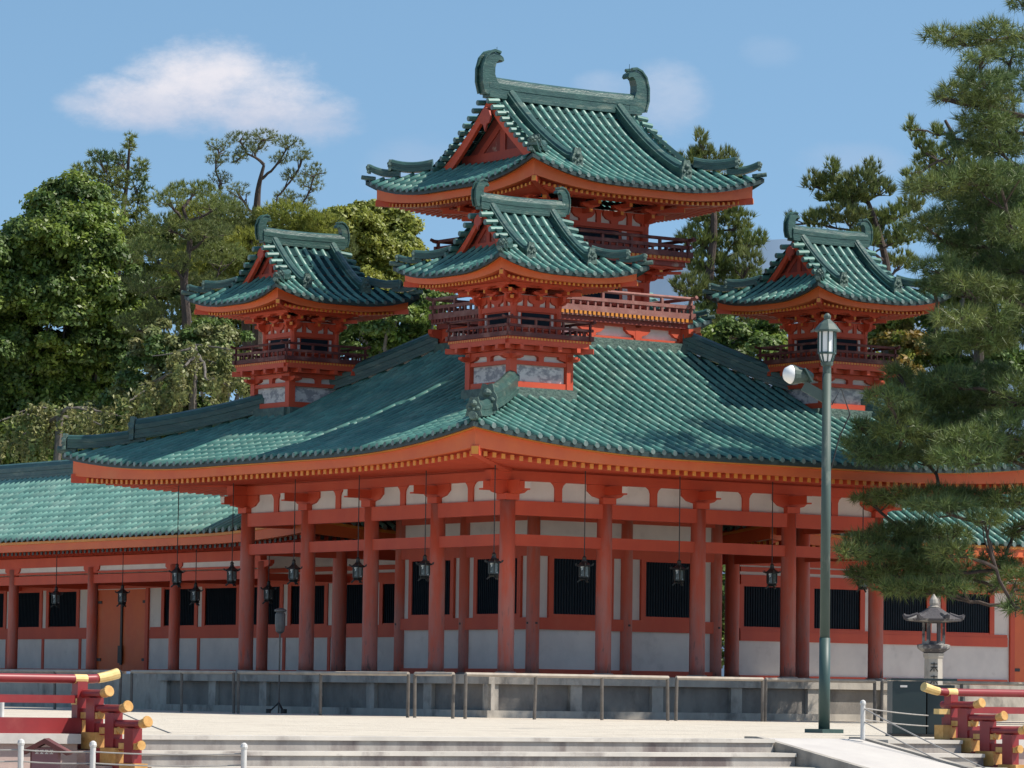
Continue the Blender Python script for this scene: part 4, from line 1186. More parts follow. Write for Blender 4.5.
# ------------------------------------------------------------------ stone lantern, cabinet, standing lamp, rope posts, sign box
def stone_lantern(x, y):
    t = thing('stone_lantern', (x, y, 0), 'weathered stone lantern with upturned hexagonal roof before the right corridor', 'stone lantern')
    MB().lathe((x, y, 0), [(0.495, 0), (0.495, .18), (0.396, .2), (0.396, .36), (0.277, .42), (0.224, .5)], 6, rot=.3).build('pedestal', Mt['moss'], t)
    sh = MB().lathe((x, y, .5), [(0.240, 0), (0.232, .06), (0.200, .1), (0.192, .9), (0.216, .94), (0.232, 1.02)], 6, rot=.3).build('shaft', Mt['stone'], t)
    # two carved characters (illegible at this size): short incised strokes
    a = math.radians(232); e = Vector((-math.sin(a), math.cos(a), 0)); o = Vector((x + .175 * math.cos(a), y + .175 * math.sin(a), 0))
    ch = MB()
    for zc in (1.22, .95):
        for (p0, p1) in (((-.07, .07), (.07, .07)), ((0, .1), (0, -.09)), ((-.07, .0), (.07, .0)), ((-.02, .0), (-.08, -.09)), ((.02, 0), (.08, -.09))):
            ch.bar(o + e * p0[0] + Vector((0, 0, zc + p0[1])), o + e * p1[0] + Vector((0, 0, zc + p1[1])), .02, .02, upv=(math.cos(a), math.sin(a), 0))
    ch.build('carved_characters', Mt['iron'], sh)
    MB().lathe((x, y, 1.52), [(0.198, 0), (0.343, .10), (0.356, .18), (0.264, .2)], 6, rot=.3).build('platform_stone', Mt['moss'], t)
    lb = MB()
    for k in range(6):
        a = math.pi / 3 * k + .3
        lb.bar((x + .215 * math.cos(a), y + .215 * math.sin(a), 1.72), (x + .215 * math.cos(a), y + .215 * math.sin(a), 2.22), .06, .06, upv=(math.cos(a), math.sin(a), 0))
    lb.lathe((x, y, 1.72), [(0.238, 0), (0.238, .06), (0.198, .061)], 6, rot=.3); lb.lathe((x, y, 2.16), [(0.198, 0), (0.238, .001), (0.238, .07)], 6, rot=.3)
    lb.build('light_box', Mt['moss'], t)
    rf = MB().lathe((x, y, 2.18), [(.30, 0), (.60, .03), (.62, .075), (.44, .14), (.28, .22), (.17, .29), (.13, .31)], 6, rot=.3).build('roof', Mt['moss'], t)
    cu = MB()
    for k in range(6):
        a = math.pi / 3 * k + .3
        cu.tube([(x + q * math.cos(a), y + q * math.sin(a), 2.18 + z) for q, z in ((.33, .18), (.51, .10), (.61, .11), (.65, .17))], [.04, .06, .06, .03], 6)
    cu.build('upturned_corners', Mt['moss'], rf)
    MB().lathe((x, y, 2.47), [(0.112, 0), (0.125, .04), (0.079, .07), (0.099, .12), (0.086, .2), (0.033, .28), (0.007, .32)], 10).build('finial', Mt['stone'], t)
stone_lantern(4.8, -9.0)

def cabinet():
    c = at(909, 737, 57); x, y = c.x, c.y
    c = Vector((x, y, 0))
    t = thing('utility_cabinet', (x, y, 0), 'dark green metal utility cabinet with small white label beside the right railing', 'cabinet')
    d = rt; n = Vector((-fw.x, -fw.y, 0)).normalized()
    def blk(mb, a0, a1, b0, b1, z0, z1):
        P = [c + d * a + n * -b for a, b in ((a0, b0), (a1, b0), (a1, b1), (a0, b1))]
        mb.add([(p.x, p.y, z) for z in (z0, z1) for p in P], [(0, 3, 2, 1), (4, 5, 6, 7), (0, 1, 5, 4), (1, 2, 6, 5), (2, 3, 7, 6), (3, 0, 4, 7)]); return mb
    blk(MB(), -.24, .24, 0, .8, .04, .79).build('body', Mt['cabinet'], t)
    blk(MB(), .27, .66, .1, .8, .04, .74).build('side_unit', Mt['cabinet'], t)
    blk(MB(), -.26, .68, -.02, .82, .80, .83).build('lid', Mt['cabinet'], t)
    blk(MB(), -.26, .68, -.02, .82, 0, .038).build('plinth', Mt['iron'], t)
    blk(MB(), -.13, -.03, -.012, -.002, .70, .73).build('label_plate', Mt['white'], t)
cabinet()

def standing_lamp():
    x, y = -7.0, -2.2
    p = at(278.5, 716, 93.5); x, y = p.x, p.y
    t = thing('garden_lamp', (x, y, 0), 'slim grey lamp on a stand before the second window of the left corridor', 'lamp')
    MB().lathe((x, y, 0), [(.02, 0), (.02, 1.9)], 8).build('pole', Mt['post'], t)
    ft = MB()
    for k in range(3):
        a = 2 * math.pi * k / 3 + .4
        ft.tube([(x, y, .25), (x + .22 * math.cos(a), y + .22 * math.sin(a), .03)], .02, 6); ft.lathe((x + .24 * math.cos(a), y + .24 * math.sin(a), 0), [(.06, 0), (.06, .1)], 8)
    ft.build('tripod_feet', Mt['iron'], t)
    MB().lathe((x, y, 1.86), [(.04, 0), (.10, .05), (.12, .2), (.12, .45), (.09, .5), (.14, .52), (.14, .56), (.05, .6)], 10).build('lamp_head', Mt['verd_grey'], t)
Mt['verd_grey'] = mat('grey_enamel', (.12, .12, .115), (.09, .09, .09), 8, .5)
standing_lamp()

def rope_post(p, h, label, lean=0.0):
    t = thing('rope_post', tuple(p), label, 'post', 'white rope posts near the steps')
    x, y, z = p
    MB().tube([(x, y, z), (x + rt.x * lean, y + rt.y * lean, z + h)], .031, 10).build('pole', Mt['pipe'], t)
    MB().lathe((x + rt.x * lean, y + rt.y * lean, z + h - .01), [(.035, 0), (.04, .02), (.032, .05), (.01, .065)], 10).build('cap', Mt['pipe'], t)
    return Vector((x + rt.x * lean, y + rt.y * lean, z + h))

def ropes(p, q, drops, label):
    mb = MB()
    for dz, sag in drops:
        pts = []
        for i in range(9):
            s = i / 8; r = Vector(p).lerp(Vector(q), s); pts.append(r + Vector((0, 0, dz - sag * 4 * s * (1 - s))))
        mb.tube(pts, .009, 6)
    o = mb.build('barrier_rope', Mt['cable']); tag(o, label, 'rope')

zl = ZL
lp = []
for (px, ptop, Z, lab) in ((21, 744, 42, 'white rope post at the left edge beside the mauve notice box'), (93, 746, 42, 'white rope post before the left stepped railing'), (244, 748, 42, 'white rope post before the middle of the steps\' left half')):
    tp = at(px, ptop, Z); lp.append(rope_post((tp.x, tp.y, ZL), tp.z - ZL, lab))
far_l = at(-80, 743, 42)
ropes(far_l, lp[0], ((-.06, .01), (-.18, .01)), 'pair of ropes running to the left edge post')
ropes(lp[0], lp[1], ((-.06, .012), (-.18, .012)), 'pair of ropes before the mauve notice box')
ropes(lp[1], lp[2], ((-.06, .02), (-.18, .02)), 'pair of ropes before the left end of the steps')
p0 = rope_post((-18.62, -33.75, 0), .46, 'white rope post at the top of the pale ramp left of the cabinet', -.0)
p1 = at(905, 700, 57.5)
ropes(p0, at(928, 712, 57), ((-.05, .01), (-.2, .01)), 'pair of ropes between the ramp post and the cabinet')
q1 = at(1010, 775, 50)
ropes(p0, q1, ((-.05, .03), (-.22, .03)), 'pair of ropes sloping down beside the pale ramp')
p2 = at(2, 700, 52); rope_post((p2.x, p2.y, 0), p2.z, 'white rope post at the far left edge behind the red rail')
ropes((p2.x, p2.y, p2.z), at(66, 712, 54), ((-.25, .0),), 'thin rope behind the left red railing')
ropes(at(95, 700, 50.5), at(196, 742, 47.5), ((0, .03),), 'thin rope hanging off the left railing over the steps')
st = at(90, 690, 50.3)

def notice_box():
    Z = 43
    c = at(46, 768, Z); c.z = ZL
    t = thing('notice_box', tuple(c), 'small mauve roofed notice box with white writing at the lower left', 'notice box')
    d = rt; n = Vector((-fw.x, -fw.y, 0)).normalized()
    def P(a, b, z): q = c + d * a + n * b; return (q.x, q.y, z)
    top = at(46, 741, Z).z
    def blk(a0, a1, b0, b1, z0, z1): return MB().add([P(a, b, z) for z in (z0, z1) for a, b in ((a0, b0), (a1, b0), (a1, b1), (a0, b1))], [(0, 1, 2, 3), (7, 6, 5, 4), (4, 5, 1, 0), (5, 6, 2, 1), (6, 7, 3, 2), (7, 4, 0, 3)])
    blk(-.14, .14, -.14, .14, top - .42, top - .07).build('box', Mt['mauve'], t)
    blk(-.05, .05, -.05, .05, ZL, top - .42).build('leg', Mt['mauve'], t)
    rf = [(-.27, -.10), (-.24, -.13), (0, -.005), (.24, -.13), (.27, -.10), (0, .05)]
    cc = Vector(P(0, 0, top - .02))
    rr_ = MB().prism(rf, cc, d, (0, 0, 1), n * .44).build('roof', Mt['aged'], t)
    gl = MB(); x0 = -.085
    face = Vector(P(0, .142, top - .115))
    for i in range(4):
        o = face + d * (x0 + i * .052)
        for (a0, b0, a1, b1) in ((-.018, .018, .018, .018), (-.018, -.018, .018, -.018), (0, .022, 0, -.022), (-.018, 0, .018, 0)):
            gl.bar(o + d * a0 + Vector((0, 0, b0)), o + d * a1 + Vector((0, 0, b1)), .008, .01, upv=tuple(n))
    gl.build('white_writing', Mt['white'], t)
    blk(-.155, -.141, -.1, .14, top - .40, top - .09).build('side_board', Mt['aged'], t)
notice_box()

# ------------------------------------------------------------------ trees
def fast_mesh(name, P, m, parent):
    """P: (n, k, 3) separate k-cornered faces"""
    n, k = P.shape[:2]
    off = np.array(root_loc(parent))
    me = bpy.data.meshes.new(name)
    me.vertices.add(n * k); me.loops.add(n * k); me.polygons.add(n)
    me.vertices.foreach_set('co', (P - off).reshape(-1).astype(np.float32))
    me.loops.foreach_set('vertex_index', np.arange(n * k, dtype=np.int32))
    me.polygons.foreach_set('loop_start', np.arange(0, n * k, k, dtype=np.int32))
    me.polygons.foreach_set('loop_total', np.full(n, k, dtype=np.int32))
    me.materials.append(m); me.update(calc_edges=True)
    o = bpy.data.objects.new(name, me); col.objects.link(o); o.parent = parent
    return o

def unit(a): return a / np.maximum(np.linalg.norm(a, axis=-1, keepdims=True), 1e-6)
def rdirs(n): return unit(nrs.normal(size=(n, 3)))

def leaf_faces(C, size, upbias=.4, out=None):
    """diamond leaves at points C, turned partly outwards"""
    n = len(C)
    nr = nrs.normal(size=(n, 3)) * .6 + np.array([0, 0, upbias])
    if out is not None: nr = nr + out * .9
    nr = unit(nr)
    a = unit(np.cross(nr, rdirs(n))); b = np.cross(nr, a)
    s = size * nrs.uniform(.6, 1.4, (n, 1))
    return np.stack([C - a * s, C - b * s * .5 + a * s * .1, C + a * s, C + b * s * .5 + a * s * .1], 1)

def needle_faces(C, D, n, ln, wd, spread):
    """tufts of n needles at C pointing around D"""
    N = len(C)
    d = unit(D[:, None, :] + spread * nrs.normal(size=(N, n, 3)))
    l = ln * nrs.uniform(.6, 1.15, (N, n, 1))
    sd = unit(np.cross(d, rdirs(N * n).reshape(N, n, 3))) * wd / 2
    b = C[:, None, :] + d * l * .05
    return np.stack([b - sd, b + sd, b + d * l], 2).reshape(-1, 3, 3)

VIEW_R = np.array(rt)
VIEW_F = np.array(Vector((fw.x, fw.y, 0)).normalized())
UPV = np.array([0, 0, 1.0])
def blob3(x, y, rx, ry, Z, dz=0, depth=None):
    c = np.array(at(x, y, Z + dz)); k = Z / F_PX
    return c, rx * k, ry * k, (depth if depth else rx * k)

def blob_pts(c, a, b, dp, n, inner=.55):
    d = rdirs(n); r = nrs.uniform(inner ** 3, 1, (n, 1)) ** (1 / 3.)
    q = d * r
    return c + q[:, :1] * a * VIEW_R + q[:, 1:2] * dp * VIEW_F + q[:, 2:] * b * UPV, q

def limb(mb, p, q, r0, r1, sag=.12, seg=7):
    p = Vector(p); q = Vector(q); L = (q - p).length; pts = []; rs = []
    w1 = Vector([rnd.uniform(-1, 1) for _ in range(3)]) * L * sag
    for i in range(seg + 1):
        s = i / seg
        pts.append(p.lerp(q, s) + w1 * math.sin(s * math.pi) + Vector([rnd.uniform(-1, 1) for _ in range(3)]) * L * .018 * (0 < i < seg)); rs.append(r0 + (r1 - r0) * s)
    mb.tube(pts, rs, 7)
    return pts

def tree_thing(name, base, label, group=None, cat='tree'):
    return thing(name, (base[0], base[1], 0), label, cat, group)

def broadleaf(name, label, trunk_px, Z, blobs, m, leaf=.13, clump=.42, cden=2.4, nleaf=230, group='trees behind the hall', tr=.3, m2=None, bark='greybark', grow=1.12):
    b = at(trunk_px, 690, Z); root = tree_thing(name, b, label, group)
    P = []; P2 = []; mb = MB(); cs = []
    for i, (x, y, rx, ry) in enumerate(blobs):
        rx *= grow; ry *= grow
        c, a, bb, dp = blob3(x, y, rx, ry, Z, rnd.uniform(-1.2, 1.2), max(rx * Z / F_PX * .8, .6)); cs.append(c)
        vol = a * bb * dp
        nc = int(max(8, cden * 1.5 * (a * bb + bb * dp + a * dp) / (clump * clump) * .42))
        cc, q = blob_pts(c, a, bb, dp, nc, .62)
        for p, qq in zip(cc, q):
            r = clump * rnd.uniform(.6, 1.3)
            d = rdirs(nleaf); d[:, 2] = np.where(d[:, 2] < -.35, -d[:, 2], d[:, 2])
            rr = nrs.uniform(.35, 1.0, (nleaf, 1)) ** .5 * nrs.uniform(.8, 1.2, (nleaf, 1))
            L = p + d * rr * r * np.array([1, 1, .85])
            f = leaf_faces(L, leaf, .35, d)
            (P2 if (m2 and rnd.random() < .4) else P).append(f)
    top = np.mean(cs, 0)
    pts = limb(mb, (b.x, b.y, 0), tuple(top), tr, tr * .5, .03, 8)
    for c in cs: limb(mb, pts[rnd.randint(3, 6)], tuple(c), tr * .4, tr * .1, .1)
    mb.build('trunk', Mt[bark], root)
    fast_mesh('crown', np.concatenate(P), m, root)
    if P2: fast_mesh('crown', np.concatenate(P2), m2, root)
    return root

def pine(name, label, trunk, Z, pads, m, tuft=.16, den=30, nn=16, wd=.016, group='trees behind the hall', tr=.2, up=1.0, spread=.6, depth=None, branches=True, dzr=1.0, m2=None, twig=.03, dp_fac=.8, padscale=(1.1, 1.15), rise=.35):
    """trunk: list of pixels from the foot up; pads: foliage pads (x, y, rx, ry)"""
    t3 = [at(x, y, Z) for x, y in trunk]
    root = tree_thing(name, (t3[0].x, t3[0].y), label, group)
    t3 = [Vector((t3[0].x, t3[0].y, 0))] + t3[(1 if abs(t3[0].z) < 1 else 0):]
    mb = MB(); n = len(t3)
    # smooth the trunk
    pts = []; rs = []
    for i in range(n - 1):
        for s in range(4):
            u_ = s / 4; p0 = t3[max(i - 1, 0)]; p1 = t3[i]; p2 = t3[i + 1]; p3 = t3[min(i + 2, n - 1)]
            pts.append(.5 * ((2 * p1) + (-p0 + p2) * u_ + (2 * p0 - 5 * p1 + 4 * p2 - p3) * u_ * u_ + (-p0 + 3 * p1 - 3 * p2 + p3) * u_ ** 3))
            rs.append(tr * (1 - .8 * (i + u_) / (n - 1)))
    pts.append(t3[-1]); rs.append(tr * .2)
    mb.tube(pts, rs, 9)
    P = []; P2 = []; heads = []
    for (x, y, rx, ry) in pads:
        rx *= padscale[0]; ry *= padscale[1]
        c, a, b, dp = blob3(x, y, rx, ry, Z, rnd.uniform(-dzr, dzr), max(.4, rx * Z / F_PX * dp_fac))
        k = max(8, int(den * (a * dp * 3.0 + a * b * 2.0) * 4.2))
        cc, q = blob_pts(c, a, b, dp, k, .35)
        D = np.stack([q[:, 0] * .55 * VIEW_R[0] + q[:, 1] * .55 * VIEW_F[0], q[:, 0] * .55 * VIEW_R[1] + q[:, 1] * .55 * VIEW_F[1], q[:, 2] * .5 + up * np.ones(k)], 1)
        f = needle_faces(cc, D, nn, tuft, wd, spread)
        (P2 if (m2 and rnd.random() < .35) else P).append(f)
        heads.append((Vector(c) - Vector((0, 0, b * .5)), cc))
    if branches:
        dt = lambda p: min((p - q).length for q in pts)
        heads.sort(key=lambda h: dt(h[0])); nodes = [(p, None) for p in pts]
        for hp_, cc in heads:
            def cost(nd):
                p = nd[0]; hd = math.hypot(p.x - hp_.x, p.y - hp_.y)
                return abs(p.z - (hp_.z - rise * hd)) * 1.3 + hd + (.25 if nd[1] is None else .0)
            best = min(nodes, key=cost); onT = best[1] is None
            bl = limb(mb, best[0], hp_, tr * (.26 if onT else .13), twig, .10, 7)
            nodes.append((hp_, 1)); nodes.append((bl[4], 1))
            for _ in range(4):
                e = cc[rnd.randrange(len(cc))]
                limb(mb, bl[rnd.randint(4, 7)], tuple(e), twig * .8, twig * .3, .1, 4)
    mb.build('trunk', Mt['bark'], root)
    fast_mesh('crown', np.concatenate(P), m, root)
    if P2: fast_mesh('crown', np.concatenate(P2), m2, root)
    return root

def weeping(name, label, trunk_px, Z, arcs, m, group='trees behind the hall'):
    """drooping strands hung from arching twigs; arcs: (x0, y0, x1, y1, drop px)"""
    b = at(trunk_px, 690, Z); root = tree_thing(name, b, label, group)
    mb = MB(); k = Z / F_PX; P = []
    head = at(trunk_px, min(a[1] for a in arcs) + 8, Z)
    limb(mb, (b.x, b.y, 0), head, .22, .12, .02)
    for (x0, y0, x1, y1, drop) in arcs:
        p = at(x0, y0, Z + rnd.uniform(-1.5, 1.5)); q = at(x1, y1, Z + rnd.uniform(-1.5, 1.5))
        limb(mb, head, p, .07, .04, .1)
        pts = limb(mb, p, q, .04, .015, .12, 8)
        for i in range(11):
            s = pts[rnd.randrange(len(pts))] + Vector((rnd.uniform(-.5, .5), rnd.uniform(-.5, .5), rnd.uniform(-.1, .15)))
            ln = drop * k * rnd.uniform(.5, 1.2)
            e = s + Vector((rnd.uniform(-.25, .25), rnd.uniform(-.25, .25), -ln))
            if rnd.random() < .3: mb.tube([s, s.lerp(e, .5) + Vector((rnd.uniform(-.1, .1), 0, .05)), e], [.008, .006, .004], 4)
            n = int(ln * 75)
            t = nrs.uniform(0, 1, (n, 1))
            L = np.array(s) * (1 - t) + np.array(e) * t + nrs.normal(size=(n, 3)) * .07
            P.append(leaf_faces(L, .085, 0))
    mb.build('trunk', Mt['greybark'], root); fast_mesh('crown', np.concatenate(P), m, root)
    return root

broadleaf('camphor_tree', 'massive round camphor tree with glossy green crown at the far left', 40, 150,
          [(75, 212, 30, 22), (70, 245, 42, 32), (25, 280, 42, 45), (95, 290, 42, 40), (50, 325, 52, 42), (118, 335, 26, 36), (15, 370, 45, 45), (85, 380, 45, 42), (-35, 330, 50, 90), (30, 425, 50, 40), (95, 435, 40, 30), (-30, 440, 45, 50)],
          Mt['leaf_camphor'], m2=Mt['leaf_dark'], leaf=.10, clump=.56, cden=4.6, nleaf=420, grow=1.25)
pine('cypress_tree', 'dark pointed conifer rising behind the round camphor tree', [(122, 690), (120, 400), (118, 260), (126, 190), (130, 140)], 160,
     [(130, 142, 7, 9), (120, 160, 12, 9), (100, 158, 14, 8), (140, 168, 9, 10), (85, 172, 14, 9), (112, 178, 22, 11), (140, 188, 12, 12), (78, 190, 10, 10), (104, 200, 24, 12), (136, 208, 16, 12), (92, 220, 18, 12), (124, 228, 24, 13), (150, 226, 8, 10), (140, 250, 20, 14), (60, 205, 14, 7), (45, 212, 8, 5)],
     Mt['needle'], tuft=.24, den=13, nn=12, wd=.045, up=.6, spread=.7, tr=.2, m2=Mt['needle_blue'], padscale=(.95, 1.0))
pine('pine_tree', 'leaning olive pine with bare reddish trunk left of the left turret', [(186, 690), (184, 420), (187, 330), (184, 280), (190, 240), (183, 208)], 138,
     [(195, 190, 26, 7), (168, 200, 18, 7), (215, 205, 22, 8), (165, 225, 22, 9), (205, 232, 26, 9), (150, 250, 22, 10), (222, 255, 24, 10), (175, 262, 22, 10), (148, 285, 26, 11), (205, 285, 28, 11), (232, 300, 24, 12), (165, 315, 26, 12), (140, 325, 24, 11), (210, 335, 28, 13), (180, 345, 24, 12)],
     Mt['needle_olive'], tuft=.2, den=15, nn=14, wd=.024, tr=.26, m2=Mt['needle'], rise=.5)
pine('pine_tree', 'thin crowned pine with spreading bare limbs against the sky', [(256, 690), (258, 330), (256, 240), (257, 205), (259, 185), (264, 165)], 150,
     [(218, 146, 10, 4), (240, 138, 11, 4), (265, 136, 11, 4), (288, 143, 12, 4), (302, 156, 9, 4), (314, 172, 9, 5), (311, 184, 10, 5), (216, 160, 8, 4), (220, 178, 9, 4), (236, 158, 9, 4), (280, 158, 9, 4), (225, 203, 12, 5), (300, 203, 12, 5), (246, 150, 8, 4), (292, 176, 10, 4), (238, 190, 10, 4), (285, 196, 9, 4), (258, 146, 8, 4)],
     Mt['needle_olive'], tuft=.15, den=26, nn=10, wd=.018, tr=.26, twig=.035, up=.8, rise=.6, padscale=(1.35, 1.7))
pine('pine_tree', 'broad olive green pine mass behind the left turret', [(250, 690), (250, 420), (245, 300), (250, 240)], 144,
     [(200, 215, 26, 12), (235, 222, 28, 14), (285, 216, 26, 12), (320, 228, 24, 14), (210, 245, 30, 14), (255, 245, 32, 14), (300, 245, 30, 14), (335, 250, 20, 14), (190, 265, 26, 14), (240, 272, 34, 16), (290, 275, 32, 16), (220, 300, 36, 16), (275, 305, 36, 16), (330, 285, 26, 14)],
     Mt['needle_olive'], tuft=.24, den=20, nn=14, wd=.032, tr=.3, m2=Mt['leaf_yellow'])
broadleaf('broadleaf_tree', 'sunlit yellow green tree between the left turret and the central tower', 375, 146,
          [(350, 232, 26, 18), (378, 226, 26, 18), (400, 245, 16, 20), (345, 262, 26, 22), (382, 262, 30, 24), (408, 280, 18, 20), (360, 290, 34, 20), (400, 305, 30, 18), (325, 262, 20, 18), (312, 235, 14, 12)],
          Mt['leaf_yellow'], leaf=.09, clump=.42, cden=4.2, nleaf=380, grow=1.2)
broadleaf('broadleaf_tree', 'dark green tree low behind the left turret and the hall roof', 390, 122,
          [(350, 315, 24, 16), (385, 318, 30, 16), (420, 322, 26, 20), (360, 340, 34, 16), (410, 345, 34, 14), (330, 335, 20, 14), (435, 305, 14, 20)],
          Mt['leaf_dark'], leaf=.08, clump=.38, cden=2.2, nleaf=340, m2=Mt['leaf_camphor'])
broadleaf('broadleaf_tree', 'olive green wood-edge tree filling the space behind the leaning pine', 205, 162,
          [(150, 255, 26, 26), (190, 250, 34, 26), (235, 250, 36, 26), (285, 252, 36, 24), (320, 262, 28, 24), (205, 290, 40, 26), (255, 295, 40, 28), (305, 300, 36, 26), (200, 335, 24, 24), (245, 335, 40, 26), (160, 305, 14, 16)],
          Mt['leaf_mix'], leaf=.10, clump=.5, cden=2.6, nleaf=330, m2=Mt['leaf_camphor'])
weeping('weeping_cherry', 'drooping brownish weeping tree at the left above the corridor roof', 60, 134,
        [(60, 412, 20, 412, 50), (60, 410, 105, 414, 45), (70, 408, 130, 418, 40), (40, 415, -10, 428, 40), (80, 415, 120, 432, 34), (30, 430, 10, 446, 24)], Mt['leaf_weep'])
weeping('weeping_cherry', 'tangled weeping tree with grey twigs left of the left turret base', 195, 133,
        [(190, 348, 152, 356, 50), (195, 345, 230, 350, 50), (200, 356, 245, 370, 34), (185, 366, 140, 386, 36), (190, 378, 165, 390, 30), (205, 378, 240, 394, 24), (150, 386, 125, 404, 26)], Mt['leaf_weep'])
broadleaf('broadleaf_tree', 'low green undergrowth tree behind the hip ridge left of the left turret', 170, 137,
          [(150, 385, 34, 28), (195, 395, 34, 24), (230, 385, 24, 24), (170, 350, 30, 24), (215, 350, 30, 22), (120, 425, 40, 24), (180, 425, 40, 20)],
          Mt['leaf_dark'], leaf=.085, clump=.42, cden=1.6, nleaf=320, m2=Mt['leaf_weep'], grow=1.2)
pine('pine_tree', 'bushy green pine just right of the central tower', [(712, 690), (712, 420), (708, 300), (714, 220), (704, 150)], 126,
     [(700, 142, 6, 10), (706, 158, 16, 9), (728, 160, 8, 9), (690, 160, 9, 8), (736, 172, 7, 8), (716, 182, 20, 8), (712, 215, 26, 12), (738, 222, 16, 10), (752, 240, 13, 9), (700, 238, 22, 11), (728, 245, 22, 12), (748, 262, 14, 10), (706, 265, 24, 12), (735, 278, 24, 11), (692, 288, 20, 12), (722, 300, 26, 12), (750, 300, 16, 10), (702, 318, 22, 11), (738, 322, 28, 12), (715, 340, 30, 11), (756, 340, 20, 12), (690, 335, 14, 12)],
     Mt['needle'], tuft=.26, den=17, nn=18, wd=.032, up=1.2, spread=.42, tr=.26, m2=Mt['needle_olive'])
pine('pine_tree', 'pine with upright tufts behind the right turret', [(880, 690), (884, 420), (890, 300), (878, 230), (858, 180)], 128,
     [(832, 168, 6, 8), (815, 182, 13, 8), (835, 186, 18, 10), (860, 184, 20, 11), (872, 170, 8, 8), (880, 190, 14, 9), (845, 198, 26, 6), (820, 220, 16, 8), (845, 215, 22, 8), (870, 222, 20, 9), (792, 222, 6, 6), (895, 215, 16, 8), (885, 240, 18, 9), (905, 235, 16, 10), (860, 238, 20, 8), (900, 262, 16, 8), (912, 205, 12, 7)],
     Mt['needle'], tuft=.26, den=17, nn=18, wd=.032, up=1.2, spread=.42, tr=.24, m2=Mt['needle_olive'])
broadleaf('broadleaf_tree', 'dark green tree filling the gap left of the right turret balcony', 745, 120,
          [(705, 350, 26, 16), (740, 345, 26, 20), (770, 352, 20, 14), (690, 330, 14, 16), (765, 330, 14, 14)], Mt['leaf_dark'], leaf=.08, clump=.38, cden=2.2, nleaf=340, m2=Mt['leaf_camphor'])
broadleaf('maple_tree', 'small maple turning orange and yellow right of the right turret', 880, 118,
          [(868, 352, 16, 12), (885, 335, 18, 12), (905, 350, 16, 12), (895, 318, 18, 10), (875, 372, 22, 12), (910, 375, 22, 14)], Mt['leaf_autumn'], leaf=.09, clump=.32, cden=2.2, nleaf=180, m2=Mt['leaf_yellow'])
broadleaf('broadleaf_tree', 'dark tree behind the big pine at the right edge', 960, 119,
          [(930, 340, 30, 26), (975, 350, 34, 30), (1015, 340, 30, 34), (940, 390, 36, 24), (1000, 395, 36, 26), (960, 300, 30, 22), (1010, 290, 30, 24), (1040, 240, 30, 30), (990, 235, 26, 24), (960, 262, 22, 20), (1015, 190, 24, 24)], Mt['leaf_dark'], leaf=.085, clump=.42, cden=1.9, nleaf=330, m2=Mt['leaf_camphor'])
pine('pine_tree', 'light green tufted pine showing behind the upper limbs of the big pine', [(985, 690), (980, 420), (975, 250), (962, 160), (945, 120)], 112,
     [(910, 126, 5, 7), (916, 140, 7, 8), (926, 150, 9, 7), (938, 132, 7, 6), (930, 162, 15, 8), (950, 152, 14, 8), (950, 172, 22, 9), (975, 165, 20, 10), (912, 176, 8, 6), (990, 185, 20, 10), (985, 145, 16, 9)],
     Mt['needle'], tuft=.24, den=17, nn=18, wd=.028, up=1.2, spread=.42, tr=.2)

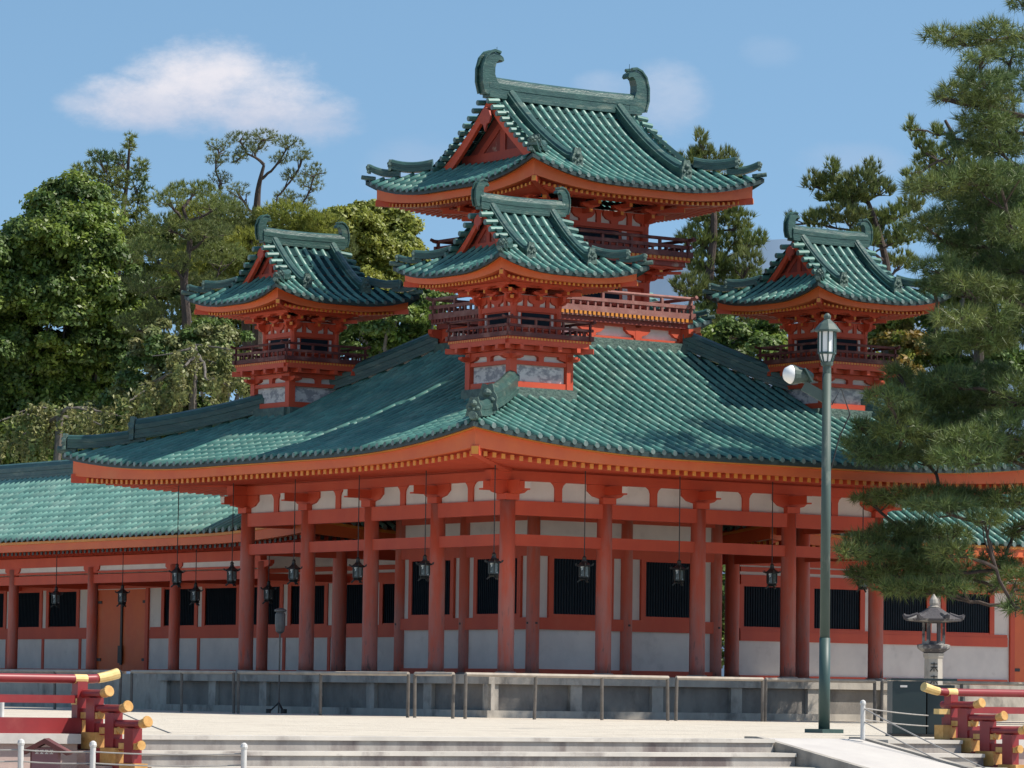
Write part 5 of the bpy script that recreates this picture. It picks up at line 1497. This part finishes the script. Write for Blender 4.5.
# the big red pine in front of the hall's right end
pine('red_pine', 'big layered red pine reaching in from the right edge before the hall', [(1085, 715), (1075, 600), (1050, 500), (1062, 380), (1045, 250), (1050, 120), (1030, 20), (1035, -60)], 90,
     [(1022, 3, 12, 6), (944, 36, 18, 8), (965, 42, 16, 7), (995, 34, 24, 13), (1012, 52, 22, 12), (980, 58, 16, 6), (942, 98, 10, 4), (960, 92, 18, 8), (985, 82, 20, 12), (1010, 84, 24, 14), (968, 74, 10, 6), (990, 103, 26, 6), (985, 122, 24, 10), (1012, 128, 24, 14), (965, 140, 18, 8), (1000, 148, 28, 10), (935, 186, 26, 8), (965, 178, 26, 10), (1000, 178, 30, 13), (918, 190, 10, 5), (980, 198, 36, 8), (925, 224, 16, 7), (950, 216, 24, 9), (985, 216, 30, 13), (1012, 228, 24, 14), (945, 238, 20, 7), (985, 242, 30, 9), (940, 268, 22, 10), (968, 262, 28, 12), (1002, 268, 30, 14), (932, 286, 14, 8), (965, 285, 30, 10), (1005, 292, 26, 10), (955, 318, 22, 9), (988, 316, 28, 14), (1015, 330, 20, 14), (975, 342, 34, 10), (935, 345, 16, 7), (888, 398, 20, 9), (915, 388, 26, 11), (950, 382, 28, 11), (985, 378, 30, 13), (1012, 392, 22, 14), (930, 402, 30, 8), (975, 402, 34, 8), (900, 372, 14, 6), (852, 446, 14, 8), (872, 438, 22, 11), (902, 430, 26, 11), (936, 436, 28, 12), (970, 440, 28, 12), (1005, 430, 26, 16), (880, 456, 28, 8), (922, 456, 30, 8), (965, 458, 30, 9), (1008, 455, 22, 10), (862, 425, 10, 6), (905, 415, 24, 7), (955, 418, 26, 8), (872, 499, 18, 6), (900, 497, 22, 7), (935, 496, 26, 8), (972, 498, 26, 9), (1008, 500, 24, 11), (940, 506, 30, 5), (850, 552, 14, 6), (866, 542, 20, 9), (892, 534, 24, 9), (920, 530, 22, 9), (948, 536, 20, 10), (880, 556, 26, 6), (915, 550, 26, 7), (950, 552, 20, 8), (870, 576, 22, 8), (898, 572, 26, 10), (930, 568, 26, 10), (960, 574, 22, 10), (905, 588, 26, 7), (940, 588, 26, 6), (1000, 562, 18, 12), (1014, 582, 18, 14), (988, 588, 14, 7), (1016, 606, 12, 7), (985, 520, 16, 6), (1015, 530, 14, 8), (1167, 38, 16, 7), (1190, 94, 10, 4), (1147, 78, 20, 12), (1164, 70, 10, 6), (1147, 118, 24, 10), (1167, 136, 18, 8), (1197, 182, 26, 8), (1132, 174, 30, 13), (1152, 194, 36, 8), (1182, 212, 24, 9), (1147, 238, 30, 9), (1164, 258, 28, 12), (1200, 282, 14, 8), (1127, 288, 26, 10), (1144, 312, 28, 14), (1157, 338, 34, 10), (1244, 394, 20, 9), (1182, 378, 28, 11), (1157, 398, 34, 8), (1280, 442, 14, 8), (1230, 426, 26, 11), (1162, 436, 28, 12), (1252, 452, 28, 8), (1167, 454, 30, 9), (1270, 421, 10, 6), (1177, 414, 26, 8), (1232, 493, 22, 7), (1160, 494, 26, 9), (1192, 502, 30, 5), (1266, 538, 20, 9), (1212, 526, 22, 9), (1252, 552, 26, 6), (1182, 548, 20, 8), (1234, 568, 26, 10), (1172, 570, 22, 10), (1192, 584, 26, 6), (1050, 40, 22, 12), (1060, 110, 26, 14), (1055, 170, 28, 14), (1062, 240, 30, 15), (1060, 310, 28, 14), (1058, 380, 28, 14), (1066, 440, 28, 14)],
     Mt['needle_front'], tuft=.26, den=14, nn=17, wd=.018, group=None, tr=.34, up=.45, spread=.7, dzr=2.4, m2=Mt['needle_blue'], twig=.03, dp_fac=1.3, padscale=(1.2, 1.0), rise=.1)
pine('red_pine', 'second pine standing just outside the right edge beside the hall', [(1220, 712), (1215, 560), (1203, 400), (1210, 250), (1195, 130)], 98,
     [(1190, 120, 60, 20), (1160, 180, 50, 20), (1230, 190, 60, 22), (1150, 250, 45, 20), (1210, 260, 60, 24), (1270, 250, 50, 24), (1165, 330, 50, 22), (1240, 340, 70, 26), (1160, 410, 45, 22), (1230, 420, 70, 26), (1300, 350, 50, 26), (1180, 490, 50, 20), (1260, 500, 60, 22), (1320, 450, 50, 24)],
     Mt['needle_front'], tuft=.22, den=16, nn=16, wd=.03, group=None, tr=.3, up=.9, spread=.75, dp_fac=1.4)

for i, (px, lab, bl) in enumerate(((600, 'low dark shrub seen under the hall between its inner columns', [(560, 640, 40, 30), (610, 630, 44, 34), (650, 645, 40, 28)]),
                              (740, 'dark shrub behind the open bay between the hall and the right corridor', [(700, 640, 34, 30), (745, 620, 40, 50), (730, 580, 36, 30), (775, 640, 30, 30)]),
                              (850, 'light green shrubs seen in slits through the right corridor lattice', [(820, 630, 40, 34), (870, 625, 44, 40), (920, 635, 40, 34), (970, 630, 44, 40)]),
                              (340, 'low dark shrub behind the hall seen at the back of the left colonnade', [(300, 640, 40, 30), (350, 630, 44, 34), (400, 645, 40, 28)]))):
    broadleaf('garden_shrub', lab, px, 128, bl, Mt['leaf_yellow' if px == 850 else 'leaf_dark'], leaf=.13, clump=.45, cden=1.4, nleaf=120, group='shrubs behind the hall', tr=.1)
